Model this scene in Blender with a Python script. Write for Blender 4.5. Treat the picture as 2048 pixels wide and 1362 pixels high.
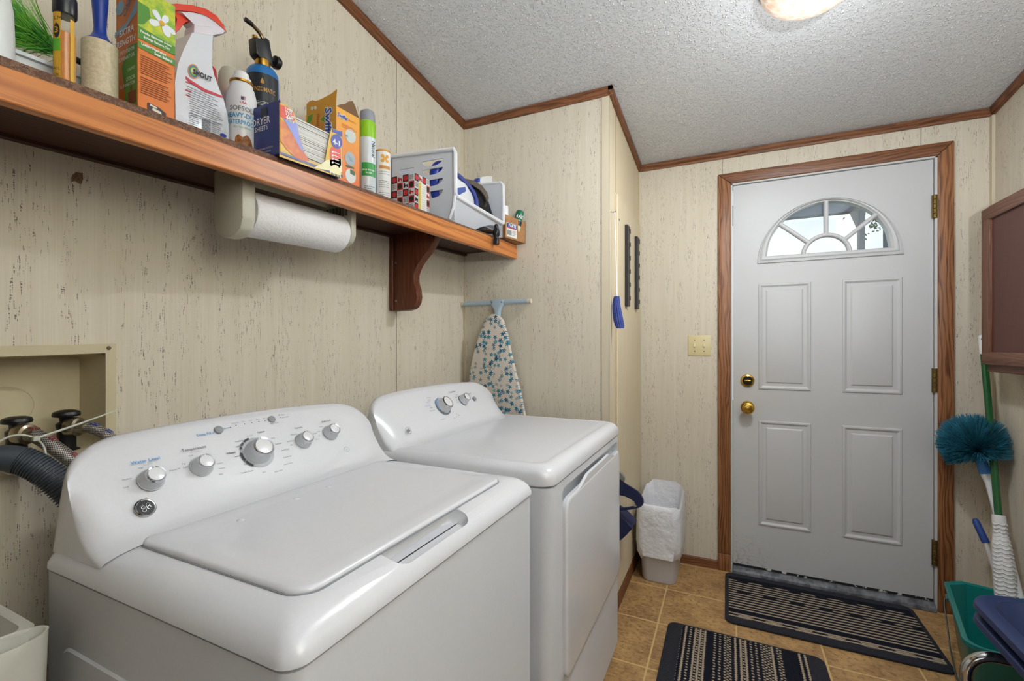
import bpy, bmesh, math, random
from mathutils import Vector, Matrix
random.seed(7)
for o in list(bpy.data.objects): bpy.data.objects.remove(o, do_unlink=True)
SC = bpy.context.scene
COL = SC.collection
# ---------------------------------------------------------------- camera
TH = math.radians(25.3); sT, cT = math.sin(TH), math.cos(TH)
CAMP = Vector((1.188, 0.0, 1.2)); FPX = 911.0; HZ = 691.0
cd = bpy.data.cameras.new('camera'); cam = bpy.data.objects.new('camera', cd); COL.objects.link(cam)
cam.location = CAMP; cam.rotation_euler = (math.pi/2, 0, TH)
cd.sensor_width = 36; cd.lens = FPX/2048*36; cd.shift_y = 10/2048; cd.clip_start = 0.02
SC.camera = cam
# ---------------------------------------------------------------- colour management / world / lights
SC.view_settings.view_transform = 'Standard'; SC.view_settings.look = 'None'
SC.view_settings.exposure = 1.05; SC.view_settings.gamma = 1; SC.view_settings.use_curve_mapping = False
W = bpy.data.worlds.new('sky'); SC.world = W; W.use_nodes = True
wn = W.node_tree.nodes; wl = W.node_tree.links; wn.clear()
bgn = wn.new('ShaderNodeBackground'); wo = wn.new('ShaderNodeOutputWorld'); tc = wn.new('ShaderNodeTexCoord')
nz = wn.new('ShaderNodeTexNoise'); nz.inputs['Scale'].default_value = 5; nz.inputs['Detail'].default_value = 5
rp = wn.new('ShaderNodeValToRGB'); rp.color_ramp.elements[0].color = (.70, .86, 1, 1); rp.color_ramp.elements[1].color = (1, 1, 1, 1)
rp.color_ramp.elements[0].position = .35; rp.color_ramp.elements[1].position = .6
wl.new(tc.outputs['Generated'], nz.inputs['Vector']); wl.new(nz.outputs['Fac'], rp.inputs['Fac'])
wl.new(rp.outputs['Color'], bgn.inputs['Color']); bgn.inputs['Strength'].default_value = .56; wl.new(bgn.outputs['Background'], wo.inputs['Surface'])

def area_light(name, loc, rot, sx, sy, power, color):
    l = bpy.data.lights.new(name, 'AREA'); l.shape = 'RECTANGLE'; l.size = sx; l.size_y = sy; l.energy = power; l.color = color
    o = bpy.data.objects.new(name, l); COL.objects.link(o); o.location = loc; o.rotation_euler = rot; return o
# fill panel added behind the camera, standing in for a next-room window
area_light('rear_fill', (1.2, -2.5, 1.45), (math.pi/2, 0, 0), 1.7, 1.3, 2, (.93, .97, 1))
# fill spot added for an assumed flash bounced off wall and ceiling at right
fl_ = bpy.data.lights.new('bounce_fill', 'SPOT'); fl_.energy = 275; fl_.spot_size = math.radians(95); fl_.spot_blend = 1; fl_.shadow_soft_size = .05; fl_.color = (.82, .92, 1)
flo = bpy.data.objects.new('bounce_fill', fl_); COL.objects.link(flo); flo.location = (1.35, -.12, 1.45); flo.rotation_euler = Vector((.85, .05, .55)).to_track_quat('-Z', 'Y').to_euler()
ff_ = bpy.data.lights.new('ceiling_fill', 'SPOT'); ff_.energy = 60; ff_.spot_size = math.radians(125); ff_.spot_blend = .8; ff_.shadow_soft_size = .06; ff_.color = (.89, .955, 1)  # second unseen spot, added to lighten the ceiling
ffo = bpy.data.objects.new('ceiling_fill', ff_); COL.objects.link(ffo); ffo.location = (1.75, -.1, 1.5); ffo.rotation_euler = Vector((-.15, .9, 1)).to_track_quat('-Z', 'Y').to_euler()
# ---------------------------------------------------------------- helpers
def at(px, py, x=None, y=None, z=None):
    """point on a plane of the room, measured along the sight line of the photograph"""
    a = (px-1024)/FPX; b = (HZ-py)/FPX
    d = Vector((-sT+cT*a, cT+sT*a, b))
    if x is not None: t = (x-CAMP.x)/d.x
    elif y is not None: t = (y-CAMP.y)/d.y
    else: t = (z-CAMP.z)/d.z
    return CAMP+d*t
def lin(h):
    h = h.lstrip('#'); v = [int(h[i:i+2], 16)/255 for i in (0, 2, 4)]
    return tuple((c/12.92 if c <= .04045 else ((c+.055)/1.055)**2.4) for c in v)+(1,)
MATS = {}
def M(hexc, rough=.5, metal=0.0, spec=.5, trans=0.0, emit=0.0, coat=0.0, bump=0.0, bscale=200, alpha=1.0):
    key = (hexc, rough, metal, spec, trans, emit, coat, bump, bscale, alpha)
    if key in MATS: return MATS[key]
    m = bpy.data.materials.new('paint_'+hexc.strip('#')); m.use_nodes = True
    n = m.node_tree.nodes; l = m.node_tree.links; p = n['Principled BSDF']
    c = lin(hexc)
    tcn = n.new('ShaderNodeTexCoord'); ns = n.new('ShaderNodeTexNoise'); ns.inputs['Scale'].default_value = bscale; ns.inputs['Detail'].default_value = 3
    l.new(tcn.outputs['Object'], ns.inputs['Vector'])
    mx = n.new('ShaderNodeMix'); mx.data_type = 'RGBA'
    mx.inputs['A'].default_value = c; mx.inputs['B'].default_value = tuple(v*.93 for v in c[:3])+(1,)
    l.new(ns.outputs['Fac'], mx.inputs['Factor']); l.new(mx.outputs['Result'], p.inputs['Base Color'])
    p.inputs['Roughness'].default_value = rough; p.inputs['Metallic'].default_value = metal
    p.inputs['Specular IOR Level'].default_value = spec; p.inputs['Transmission Weight'].default_value = trans
    p.inputs['Coat Weight'].default_value = coat; p.inputs['Alpha'].default_value = alpha
    if emit: p.inputs['Emission Color'].default_value = c; p.inputs['Emission Strength'].default_value = emit
    if bump:
        b = n.new('ShaderNodeBump'); b.inputs['Strength'].default_value = bump; b.inputs['Distance'].default_value = .002
        l.new(ns.outputs['Fac'], b.inputs['Height']); l.new(b.outputs['Normal'], p.inputs['Normal'])
    MATS[key] = m; return m

class NT:
    """small node-building helper"""
    def __init__(s, name):
        s.m = bpy.data.materials.new(name); s.m.use_nodes = True; s.n = s.m.node_tree.nodes; s.l = s.m.node_tree.links; s.p = s.n['Principled BSDF']
        s.tc = s.n.new('ShaderNodeTexCoord'); s.sep = s.n.new('ShaderNodeSeparateXYZ'); s.l.new(s.tc.outputs['Object'], s.sep.inputs[0])
    def xyz(s): return s.sep.outputs[0], s.sep.outputs[1], s.sep.outputs[2]
    def math(s, op, a, b=None, c=None):
        k = s.n.new('ShaderNodeMath'); k.operation = op
        for i, v in enumerate((a, b, c)):
            if v is None: continue
            if isinstance(v, (int, float)): k.inputs[i].default_value = v
            else: s.l.new(v, k.inputs[i])
        return k.outputs[0]
    def comb(s, a, b, c=0.0):
        k = s.n.new('ShaderNodeCombineXYZ')
        for i, v in enumerate((a, b, c)):
            if isinstance(v, (int, float)): k.inputs[i].default_value = v
            else: s.l.new(v, k.inputs[i])
        return k.outputs[0]
    def noise(s, vec, scale=1.0, detail=0.0, rough=.5):
        k = s.n.new('ShaderNodeTexNoise'); k.inputs['Scale'].default_value = scale; k.inputs['Detail'].default_value = detail; k.inputs['Roughness'].default_value = rough
        s.l.new(vec, k.inputs['Vector']); return k.outputs['Fac']
    def vor(s, vec, scale=1.0):
        k = s.n.new('ShaderNodeTexVoronoi'); k.inputs['Scale'].default_value = scale; s.l.new(vec, k.inputs['Vector']); return k.outputs['Distance']
    def step(s, v, a, b):
        k = s.n.new('ShaderNodeMapRange'); k.inputs['From Min'].default_value = a; k.inputs['From Max'].default_value = b; k.clamp = True
        s.l.new(v, k.inputs['Value']); return k.outputs[0]
    def mix(s, f, a, b):
        k = s.n.new('ShaderNodeMix'); k.data_type = 'RGBA'
        for i, v in (('Factor', f), ('A', a), ('B', b)):
            if isinstance(v, (int, float)): k.inputs[i].default_value = v
            elif isinstance(v, str): k.inputs[i].default_value = lin(v)
            elif isinstance(v, tuple): k.inputs[i].default_value = v
            else: s.l.new(v, k.inputs[i])
        return k.outputs['Result']
    def col(s, c): s.l.new(c, s.p.inputs['Base Color'])
    def rough(s, v):
        if isinstance(v, float): s.p.inputs['Roughness'].default_value = v
        else: s.l.new(v, s.p.inputs['Roughness'])
    def bump(s, h, strength=.5, dist=.003):
        b = s.n.new('ShaderNodeBump'); b.inputs['Strength'].default_value = strength; b.inputs['Distance'].default_value = dist
        s.l.new(h, b.inputs['Height']); s.l.new(b.outputs['Normal'], s.p.inputs['Normal'])

def mat_wallpaper(name='wallpaper', flecks=True, base='#d5cdbd'):
    t = NT(name); x, y, z = t.xyz(); u = t.math('ADD', x, y)
    streak = t.noise(t.comb(t.math('MULTIPLY', u, 420), t.math('MULTIPLY', z, 5)), 1, 2)
    streak2 = t.noise(t.comb(t.math('MULTIPLY', u, 45), t.math('MULTIPLY', z, 1.2)), 1, 1)
    weave = t.noise(t.comb(t.math('MULTIPLY', u, 60), t.math('MULTIPLY', z, 700)), 1, 0)
    f = t.math('ADD', t.math('MULTIPLY', streak, .55), t.math('ADD', t.math('MULTIPLY', streak2, .35), t.math('MULTIPLY', weave, .1)))
    c = t.mix(t.step(f, .3, .7), base, '#c7bda9')
    if flecks:
        colm = t.noise(t.comb(t.math('MULTIPLY', u, 520), t.math('MULTIPLY', z, 40), 3.7), 1, 0)
        brk = t.noise(t.comb(t.math('MULTIPLY', u, 200), t.math('MULTIPLY', z, 420), 9.1), 1, 0)
        clus = t.noise(t.comb(t.math('MULTIPLY', u, 40), t.math('MULTIPLY', z, 5), 1.3), 1, 1)
        a = t.math('MULTIPLY', t.step(colm, .665, .70), t.math('MULTIPLY', t.step(brk, .44, .52), t.step(clus, .44, .56)))
        tint = t.noise(t.comb(t.math('MULTIPLY', u, 9), t.math('MULTIPLY', z, 5), 5.5), 1, 0)
        fc = t.mix(t.step(tint, .4, .6), '#6e5560', '#57504a')
        c = t.mix(t.math('MULTIPLY', a, .85), c, fc)
    t.col(c); t.rough(.62); t.p.inputs['Specular IOR Level'].default_value = .25
    t.bump(streak, .12, .001); return t.m
def mat_wood(name, c1, c2, axis=2, rough=.42, scale=1.0, spec=.4):
    t = NT(name); v = list(t.xyz()); o = [i for i in range(3) if i != axis]
    def vec(across, along, off=0.0):
        k = [t.math('MULTIPLY', q, across*scale) for q in v]; k[axis] = t.math('ADD', t.math('MULTIPLY', v[axis], along*scale), off); return t.comb(*k)
    warp = t.noise(vec(14, 2.2), 1, 2)
    ring = t.math('SINE', t.math('MULTIPLY', t.math('ADD', t.math('ADD', v[o[0]], v[o[1]]), t.math('MULTIPLY', warp, .10)), 430*scale))
    g = t.noise(vec(75, 3.5), 1, 4, .6); pore = t.noise(vec(420, 9, 4.0), 1, 2)
    f = t.math('ADD', t.math('MULTIPLY', t.step(g, .35, .65), .30), t.math('ADD', t.math('MULTIPLY', t.step(ring, -.1, .95), .48), t.math('MULTIPLY', t.step(pore, .50, .66), .40)))
    t.col(t.mix(f, c1, c2)); t.rough(rough); t.p.inputs['Specular IOR Level'].default_value = spec
    t.bump(pore, .15, .001); return t.m
def mat_ceiling():
    t = NT('textured_ceiling'); o = t.tc.outputs['Object']
    k = t.n.new('ShaderNodeTexVoronoi'); k.inputs['Scale'].default_value = 125; k.inputs['Randomness'].default_value = 1
    wv = t.n.new('ShaderNodeVectorMath'); wv.operation = 'ADD'; nn = t.n.new('ShaderNodeTexNoise'); nn.inputs['Scale'].default_value = 90
    sc = t.n.new('ShaderNodeVectorMath'); sc.operation = 'SCALE'; sc.inputs['Scale'].default_value = .012
    t.l.new(o, nn.inputs['Vector']); t.l.new(nn.outputs['Color'], sc.inputs[0]); t.l.new(o, wv.inputs[0]); t.l.new(sc.outputs[0], wv.inputs[1]); t.l.new(wv.outputs[0], k.inputs['Vector'])
    sp = t.n.new('ShaderNodeSeparateXYZ'); t.l.new(k.outputs['Color'], sp.inputs[0])
    r = t.math('ADD', .15, t.math('MULTIPLY', sp.outputs[0], .34))
    blob = t.math('SUBTRACT', 1.0, t.step(t.math('SUBTRACT', k.outputs['Distance'], r), -.14, .05))
    b = t.noise(o, 55, 3)
    h = t.math('ADD', blob, t.math('MULTIPLY', b, .6))
    t.col(t.mix(blob, '#c6c7c9', '#f2f2f3')); t.rough(.4); t.p.inputs['Specular IOR Level'].default_value = .5  # raised specks painted lighter, as if light caught them
    t.bump(h, .8, .007); return t.m
def mat_floor():
    t = NT('vinyl_tile'); x, y, z = t.xyz(); o = t.tc.outputs['Object']
    def grout(v, off):
        q = t.math('FRACT', t.math('DIVIDE', t.math('SUBTRACT', v, off), .305)); d = t.math('MINIMUM', q, t.math('SUBTRACT', 1.0, q)); return t.step(d, .008, .014)
    g = t.math('MULTIPLY', grout(x, .917), grout(y, 2.052))
    n1 = t.noise(o, 9, 6, .65); n2 = t.noise(o, 55, 4, .7)
    n3 = t.noise(t.comb(t.math('MULTIPLY', x, 30), t.math('MULTIPLY', y, 130)), 1, 3)
    c = t.mix(t.step(n1, .35, .65), '#8f6c45', '#b8925f'); c = t.mix(t.math('MULTIPLY', t.step(n2, .5, .66), .75), c, '#6a4f34')
    c = t.mix(t.math('MULTIPLY', t.step(n3, .54, .66), .5), c, '#c9a576')
    c = t.mix(g, '#c8a873', c); t.col(c); t.rough(.42); t.p.inputs['Specular IOR Level'].default_value = .35; t.bump(t.math('ADD', g, t.math('MULTIPLY', n2, .3)), .25, .002); return t.m
def mat_mat(name, axis, dots):
    """woven rows of loops: plain light rows, plain dark rows and rows of alternating loops"""
    t = NT(name); v = t.xyz(); a = v[axis]; b = v[1-axis]; W_ = .0092 if dots else .0112; Lp = .0125 if dots else .05
    zig = t.math('MULTIPLY', t.math('SINE', t.math('MULTIPLY', b, 2*math.pi/Lp)), .0013 if dots else .0004)
    wob = t.math('MULTIPLY', t.math('SUBTRACT', t.noise(t.comb(t.math('MULTIPLY', a, 40 if dots else 12), t.math('MULTIPLY', b, 60 if dots else 9)), 1, 2), .5), .004 if dots else .005)
    q = t.math('DIVIDE', t.math('ADD', a, t.math('ADD', zig, wob)), W_); i = t.math('FLOOR', q)
    k = t.n.new('ShaderNodeTexWhiteNoise'); k.noise_dimensions = '1D'; t.l.new(i, k.inputs['W']); r = k.outputs['Value']
    par = t.math('PINGPONG', i, 1.0)
    wave = t.math('SINE', t.math('ADD', t.math('MULTIPLY', b, 2*math.pi/(Lp*(1.3 if dots else 2.2))), t.math('MULTIPLY', par, math.pi)))
    rag = t.math('SUBTRACT', t.noise(t.comb(t.math('MULTIPLY', a, 300), t.math('MULTIPLY', b, 150 if dots else 60)), 1, 2), .5)
    dotted = t.step(t.math('ADD', wave, t.math('MULTIPLY', rag, 3)), -.1, .15)
    plain = t.step(t.math('ADD', par, t.math('MULTIPLY', rag, 1.0)), .4, .6)
    dark = t.step(r, .80, .805); isdot = t.step(r, .45 if dots else .72, .455 if dots else .725)
    f = t.math('ADD', t.math('MULTIPLY', plain, t.math('SUBTRACT', 1.0, isdot)), t.math('MULTIPLY', dotted, isdot))
    f = t.math('MULTIPLY', f, t.math('SUBTRACT', 1.0, dark))
    e = t.math('FRACT', q); edge = t.step(t.math('MINIMUM', e, t.math('SUBTRACT', 1.0, e)), .04, .22)
    f = t.math('MULTIPLY', f, t.math('ADD', t.math('MULTIPLY', edge, .75), .25))
    t.col(t.mix(f, '#1b1d26', '#a59580')); t.rough(.95); t.p.inputs['Specular IOR Level'].default_value = .1
    t.bump(t.math('ADD', edge, rag), .6, .004); return t.m
def mat_flower():
    t = NT('blue_floral_cloth'); x, y, z = t.xyz(); S_ = 36
    def layer(ox, oz):
        vec = t.comb(t.math('ADD', x, ox), t.math('ADD', z, oz))
        k = t.n.new('ShaderNodeTexVoronoi'); k.inputs['Scale'].default_value = S_; k.inputs['Randomness'].default_value = .75; t.l.new(vec, k.inputs['Vector'])
        dv = t.n.new('ShaderNodeVectorMath'); dv.operation = 'SUBTRACT'
        t.l.new(vec, dv.inputs[0]); t.l.new(k.outputs['Position'], dv.inputs[1])
        sp = t.n.new('ShaderNodeSeparateXYZ'); t.l.new(dv.outputs[0], sp.inputs[0]); sp2 = t.n.new('ShaderNodeSeparateXYZ'); t.l.new(k.outputs['Color'], sp2.inputs[0])
        ang = t.math('ADD', t.math('ARCTAN2', sp.outputs[1], sp.outputs[0]), t.math('MULTIPLY', sp2.outputs[0], 6.28)); ped = t.math('COSINE', t.math('MULTIPLY', ang, 5)); dis = k.outputs['Distance']
        rr = t.math('ADD', t.math('ADD', .30, t.math('MULTIPLY', sp2.outputs[2], .10)), t.math('MULTIPLY', ped, .10))
        return t.math('MULTIPLY', t.math('SUBTRACT', 1.0, t.step(t.math('SUBTRACT', dis, rr), -.03, .03)), t.step(dis, .05, .09)), sp2.outputs[1]
    f1, tone = layer(0, 0); f2, tone2 = layer(.391, .217)
    c = t.mix(f2, '#d2c9bd', t.mix(tone2, '#2a6a84', '#4b8fa3')); c = t.mix(f1, c, t.mix(tone, '#17506b', '#2a7890')); t.col(c); t.rough(.85); t.p.inputs['Specular IOR Level'].default_value = .15
    return t.m
def mat_chip():
    t = NT('chipboard_edge'); o = t.tc.outputs['Object']; n = t.noise(o, 160, 4, .7); n2 = t.noise(o, 7, 2)
    c = t.mix(t.step(n, .45, .6), '#5d4032', '#8a6a55'); c = t.mix(t.step(n, .58, .64), c, '#35241c'); t.col(c); t.rough(.8); t.bump(n, .6, .002); return t.m
def mat_hose():
    t = NT('braided_steel'); x, y, z = t.xyz(); o = t.tc.outputs['Object']
    a = t.math('SINE', t.math('MULTIPLY', t.math('ADD', t.math('ADD', x, y), z), 900)); b = t.math('SINE', t.math('MULTIPLY', t.math('SUBTRACT', t.math('ADD', x, y), z), 900))
    f = t.step(t.math('MULTIPLY', a, b), -.3, .3); t.col(t.mix(f, '#4f4a46', '#b9b4ae')); t.rough(.35); t.p.inputs['Metallic'].default_value = .7; t.bump(f, .4, .001); return t.m
def mat_tex(name, c1, c2, scale, rough=.6, bump=.3, lo=.4, hi=.6):
    t = NT(name); n = t.noise(t.tc.outputs['Object'], scale, 3, .6); t.col(t.mix(t.step(n, lo, hi), c1, c2)); t.rough(rough); t.bump(n, bump, .002); return t.m
def mat_door():
    t = NT('white_door_paint'); x, y, z = t.xyz(); o = t.tc.outputs['Object']
    n = t.noise(o, 6, 4); spot = t.noise(t.comb(t.math('MULTIPLY', x, 60), t.math('MULTIPLY', z, 60)), 1, 3)
    x = t.math('ADD', x, 1.63)
    low = t.math('SUBTRACT', 1.0, t.step(z, .06, .22)); left = t.math('SUBTRACT', 1.0, t.step(x, 1.25, 1.42))
    dirt = t.math('MULTIPLY', t.math('MULTIPLY', low, left), t.step(spot, .5, .68))
    hand = t.math('MULTIPLY', t.math('SUBTRACT', 1.0, t.step(x, 1.22, 1.5)), t.math('MULTIPLY', t.step(z, .75, .95), t.math('SUBTRACT', 1.0, t.step(z, 1.05, 1.25))))
    c = t.mix(t.math('MULTIPLY', n, .25), '#bfc0c1', '#b9b9b9'); c = t.mix(t.math('MULTIPLY', hand, .25), c, '#b3aa97'); c = t.mix(t.math('MULTIPLY', dirt, .7), c, '#8a7352')
    t.col(c); t.rough(.4); t.p.inputs['Specular IOR Level'].default_value = .4; t.bump(t.noise(t.comb(t.math('MULTIPLY', x, 60), t.math('MULTIPLY', z, 500)), 1, 1), .05, .001); return t.m
def mat_glass():
    m = bpy.data.materials.new('window_glass'); m.use_nodes = True; n = m.node_tree.nodes; l = m.node_tree.links; n.clear()
    o = n.new('ShaderNodeOutputMaterial'); mx = n.new('ShaderNodeMixShader'); tr = n.new('ShaderNodeBsdfTransparent'); gl = n.new('ShaderNodeBsdfGlossy'); gl.inputs['Roughness'].default_value = .02
    tr.inputs['Color'].default_value = (.95, .97, .97, 1)
    fr = n.new('ShaderNodeFresnel'); fr.inputs['IOR'].default_value = 1.4
    l.new(fr.outputs[0], mx.inputs[0]); l.new(tr.outputs[0], mx.inputs[1]); l.new(gl.outputs[0], mx.inputs[2]); l.new(mx.outputs[0], o.inputs[0]); return m

# ---------------------------------------------------------------- mesh building
class MB:
    def __init__(s): s.bm = bmesh.new()
    def face(s, pts):
        vs = [s.bm.verts.new(p) for p in pts]
        try: return s.bm.faces.new(vs)
        except ValueError: return None
    def raw(s, verts, faces):
        vs = [s.bm.verts.new(v) for v in verts]
        for f in faces:
            try: s.bm.faces.new([vs[i] for i in f])
            except ValueError: pass
        return s
    def box(s, x0, x1, y0, y1, z0, z1, bev=0, seg=2, mtx=None):
        r = bmesh.ops.create_cube(s.bm, size=1); vs = r['verts']
        for v in vs: v.co = Vector(((x0+x1)/2+v.co.x*(x1-x0), (y0+y1)/2+v.co.y*(y1-y0), (z0+z1)/2+v.co.z*(z1-z0)))
        return s._fin(vs, bev, seg, mtx)
    def _fin(s, vs, bev, seg, mtx):
        if bev:
            es = list({e for v in vs for e in v.link_edges}); r = bmesh.ops.bevel(s.bm, geom=es, offset=bev, segments=seg, profile=.5, affect='EDGES', clamp_overlap=True)
            vs = list({v for f in r['faces'] for v in f.verts} | {v for v in vs if v.is_valid})
        if mtx is not None:
            for v in vs: v.co = mtx @ v.co
        return s
    def loft(s, rings, cap0=True, cap1=True, closed=True):
        R = [[s.bm.verts.new(p) for p in r] for r in rings]; n = len(R[0])
        for a, b in zip(R, R[1:]):
            for i in range(n if closed else n-1):
                j = (i+1) % n
                try: s.bm.faces.new((a[i], a[j], b[j], b[i]))
                except ValueError: pass
        if closed and cap0: s.bm.faces.new(list(reversed(R[0])))
        if closed and cap1: s.bm.faces.new(R[-1])
        return s
    def prism(s, pts, w0, w1, f, bev=0, seg=2):
        a = [s.bm.verts.new(f(u, v, w0)) for u, v in pts]; b = [s.bm.verts.new(f(u, v, w1)) for u, v in pts]; n = len(pts)
        s.bm.faces.new(list(reversed(a))); s.bm.faces.new(b)
        for i in range(n): s.bm.faces.new((a[i], a[(i+1) % n], b[(i+1) % n], b[i]))
        if bev: s._fin(a+b, bev, seg, None)
        return s
    def lathe(s, prof, c=(0, 0, 0), seg=28, mtx=None, sx=1.0, sy=1.0):
        rings = []
        for r, z in prof:
            rings.append([Vector((max(r, 1e-5)*sx*math.cos(2*math.pi*i/seg), max(r, 1e-5)*sy*math.sin(2*math.pi*i/seg), z)) for i in range(seg)])
        m = (Matrix.Translation(c) @ mtx) if mtx is not None else Matrix.Translation(c)
        return s.loft([[m @ p for p in r] for r in rings])
    def tube(s, pts, r, seg=10, cap=True):
        pts = [Vector(p) for p in pts]; n = len(pts); rs = r if isinstance(r, (list, tuple)) else [r]*n
        up = None; rings = []
        for i, p in enumerate(pts):
            d = (pts[min(i+1, n-1)]-pts[max(i-1, 0)])
            d = d.normalized() if d.length > 1e-9 else Vector((0, 0, 1))
            if up is None: up = Vector((0, 0, 1)) if abs(d.z) < .9 else Vector((1, 0, 0))
            a = d.cross(up)
            if a.length < 1e-6: a = d.cross(Vector((1, 0, 0)))
            a.normalize(); b = a.cross(d).normalized(); up = b
            rings.append([p+(a*math.cos(2*math.pi*k/seg)+b*math.sin(2*math.pi*k/seg))*rs[i] for k in range(seg)])
        return s.loft(rings, cap, cap)
    def plate(s, u0, u1, lo, hi, holes, t, f, du=.02):
        """plate from w=0 to w=t with openings; every opening is (ua, ub, low(u), high(u))"""
        fl = lambda q: q if callable(q) else (lambda u, q=q: q)
        lo, hi = fl(lo), fl(hi); holes = [(a, b, fl(p), fl(q)) for a, b, p, q in holes]
        us = {u0, u1}
        for a, b, p, q in holes:
            k = max(2, int((b-a)/du)); us |= {a+(b-a)*i/k for i in range(k+1)}
        us = sorted(us)
        for ua, ub in zip(us, us[1:]):
            if ub-ua < 1e-7: continue
            mid = (ua+ub)/2; hs = sorted([h for h in holes if h[0] < mid < h[1]], key=lambda h: h[2](mid))
            E = [lo]+[g for h in hs for g in (h[2], h[3])]+[hi]
            for k in range(0, len(E), 2):
                a, b = E[k], E[k+1]
                if b(mid)-a(mid) < 1e-6: continue
                q = [(ua, a(ua)), (ub, a(ub)), (ub, b(ub)), (ua, b(ua))]
                s.face([f(u, v, 0) for u, v in q]); s.face([f(u, v, t) for u, v in reversed(q)])
                s.face([f(*q[0], 0), f(*q[0], t), f(*q[1], t), f(*q[1], 0)]); s.face([f(*q[3], 0), f(*q[2], 0), f(*q[2], t), f(*q[3], t)])
        for u, sg in ((u0, 1), (u1, -1)): s.face([f(u, lo(u), 0), f(u, hi(u), 0), f(u, hi(u), t), f(u, lo(u), t)])
        for a, b, p, q in holes:
            for u in (a, b):
                if q(u)-p(u) > 1e-5: s.face([f(u, p(u), 0), f(u, q(u), 0), f(u, q(u), t), f(u, p(u), t)])
        bmesh.ops.remove_doubles(s.bm, verts=s.bm.verts, dist=1e-6); return s
    def shear(s, k, y0):
        for v in s.bm.verts: v.co.z += k*(v.co.y-y0)
        return s
def rrect(x0, x1, y0, y1, r, n=5):
    P = []
    for cx, cy, a0 in ((x1-r, y1-r, 0), (x0+r, y1-r, 90), (x0+r, y0+r, 180), (x1-r, y0+r, 270)):
        for i in range(n+1):
            a = math.radians(a0+90*i/n); P.append((cx+r*math.cos(a), cy+r*math.sin(a)))
    return P
def ellipse(cu, cv, a, b, n=28): return [(cu+a*math.cos(2*math.pi*i/n), cv+b*math.sin(2*math.pi*i/n)) for i in range(n)]
def bez(P, n=12):
    """smooth curve through the points (Catmull-Rom)"""
    P = [Vector(p) for p in P]; Q = [P[0]*2-P[1]]+P+[P[-1]*2-P[-2]]; out = []
    for i in range(1, len(Q)-2):
        a, b, c, d = Q[i-1:i+3]
        for k in range(n):
            t = k/n; out.append(.5*((2*b)+(c-a)*t+(2*a-5*b+4*c-d)*t*t+(3*b-a-3*c+d)*t**3))
    return out+[P[-1]]
XY = lambda u, v, w: Vector((u, v, w))
YZ = lambda u, v, w: Vector((w, u, v))      # u along y, v up, w along x
XZ = lambda u, v, w: Vector((u, w, v))      # u along x, v up, w along y
ORI = {}
def thing(name, label, cat, loc, group=None, kind=None):
    o = bpy.data.objects.new(name, None); COL.objects.link(o); o.location = loc; o.empty_display_size = .05
    o['label'] = label; o['category'] = cat
    if group: o['group'] = group
    if kind: o['kind'] = kind
    ORI[o.name] = Vector(loc); return o
def part(name, mb, mat, parent=None, label=None, smooth=35, kind=None):
    bmesh.ops.recalc_face_normals(mb.bm, faces=mb.bm.faces)
    org = ORI.get(parent.name, Vector()) if parent else Vector()
    if parent:
        for v in mb.bm.verts: v.co -= org
    me = bpy.data.meshes.new(name); mb.bm.to_mesh(me); mb.bm.free()
    for p in me.polygons: p.use_smooth = True
    me.set_sharp_from_angle(angle=math.radians(smooth))
    o = bpy.data.objects.new(name, me); COL.objects.link(o); me.materials.append(mat)
    if parent: o.parent = parent; ORI[o.name] = org
    if label: o['label'] = label
    if kind: o['kind'] = kind
    return o
def tag(o, label, cat, group=None, kind=None):
    o['label'] = label; o['category'] = cat
    if group: o['group'] = group
    if kind: o['kind'] = kind
    return o
def struct(name, mb, mat, label, cat, smooth=35): return tag(part(name, mb, mat, None, None, smooth), label, cat, kind='structure')
def cut(o, mb):
    """carve a hollow out of a finished mesh"""
    me = bpy.data.meshes.new('c'); bmesh.ops.recalc_face_normals(mb.bm, faces=mb.bm.faces)
    org = ORI.get(o.name, Vector())
    for v in mb.bm.verts: v.co -= org
    mb.bm.to_mesh(me); mb.bm.free(); c = bpy.data.objects.new('c', me); COL.objects.link(c)
    if o.parent: c.location = o.parent.location
    bpy.context.view_layer.update()
    md = o.modifiers.new('b', 'BOOLEAN'); md.object = c; md.operation = 'DIFFERENCE'; md.solver = 'EXACT'
    bpy.context.view_layer.update()
    ev = o.evaluated_get(bpy.context.evaluated_depsgraph_get()); nm = bpy.data.meshes.new_from_object(ev)
    o.modifiers.clear(); o.data = nm
    for p in nm.polygons: p.use_smooth = True
    nm.set_sharp_from_angle(angle=math.radians(35))
    bpy.data.objects.remove(c, do_unlink=True)
# text: returns flat vertices and faces of the lettering
TXT = {}
def letters(body, size, align='LEFT', bold=0.0, squeeze=1.0, shear=0.0):
    key = (body, size, align, bold, squeeze, shear)
    if key in TXT: return TXT[key]
    cu = bpy.data.curves.new('t', 'FONT'); cu.body = body; cu.size = size; cu.align_x = align; cu.offset = bold*size; cu.resolution_u = 2; cu.shear = shear
    o = bpy.data.objects.new('t', cu); COL.objects.link(o); bpy.context.view_layer.update()
    me = o.evaluated_get(bpy.context.evaluated_depsgraph_get()).to_mesh()
    V = [(v.co.x*squeeze, v.co.y) for v in me.vertices]; Fc = [tuple(p.vertices) for p in me.polygons]
    bpy.data.objects.remove(o, do_unlink=True); bpy.data.curves.remove(cu); TXT[key] = (V, Fc); return V, Fc
def write(mb, body, size, f, align='LEFT', **k):
    V, Fc = letters(body, size, align, **k); mb.raw([f(u, v) for u, v in V], Fc)
def plane_f(org, right, up, lift=.0005):
    org, right, up = Vector(org), Vector(right).normalized(), Vector(up).normalized(); n = right.cross(up).normalized()*lift
    return lambda u, v: org+right*u+up*v+n
def disc(mb, f, pts): mb.face([f(u, v) for u, v in pts])
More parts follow.
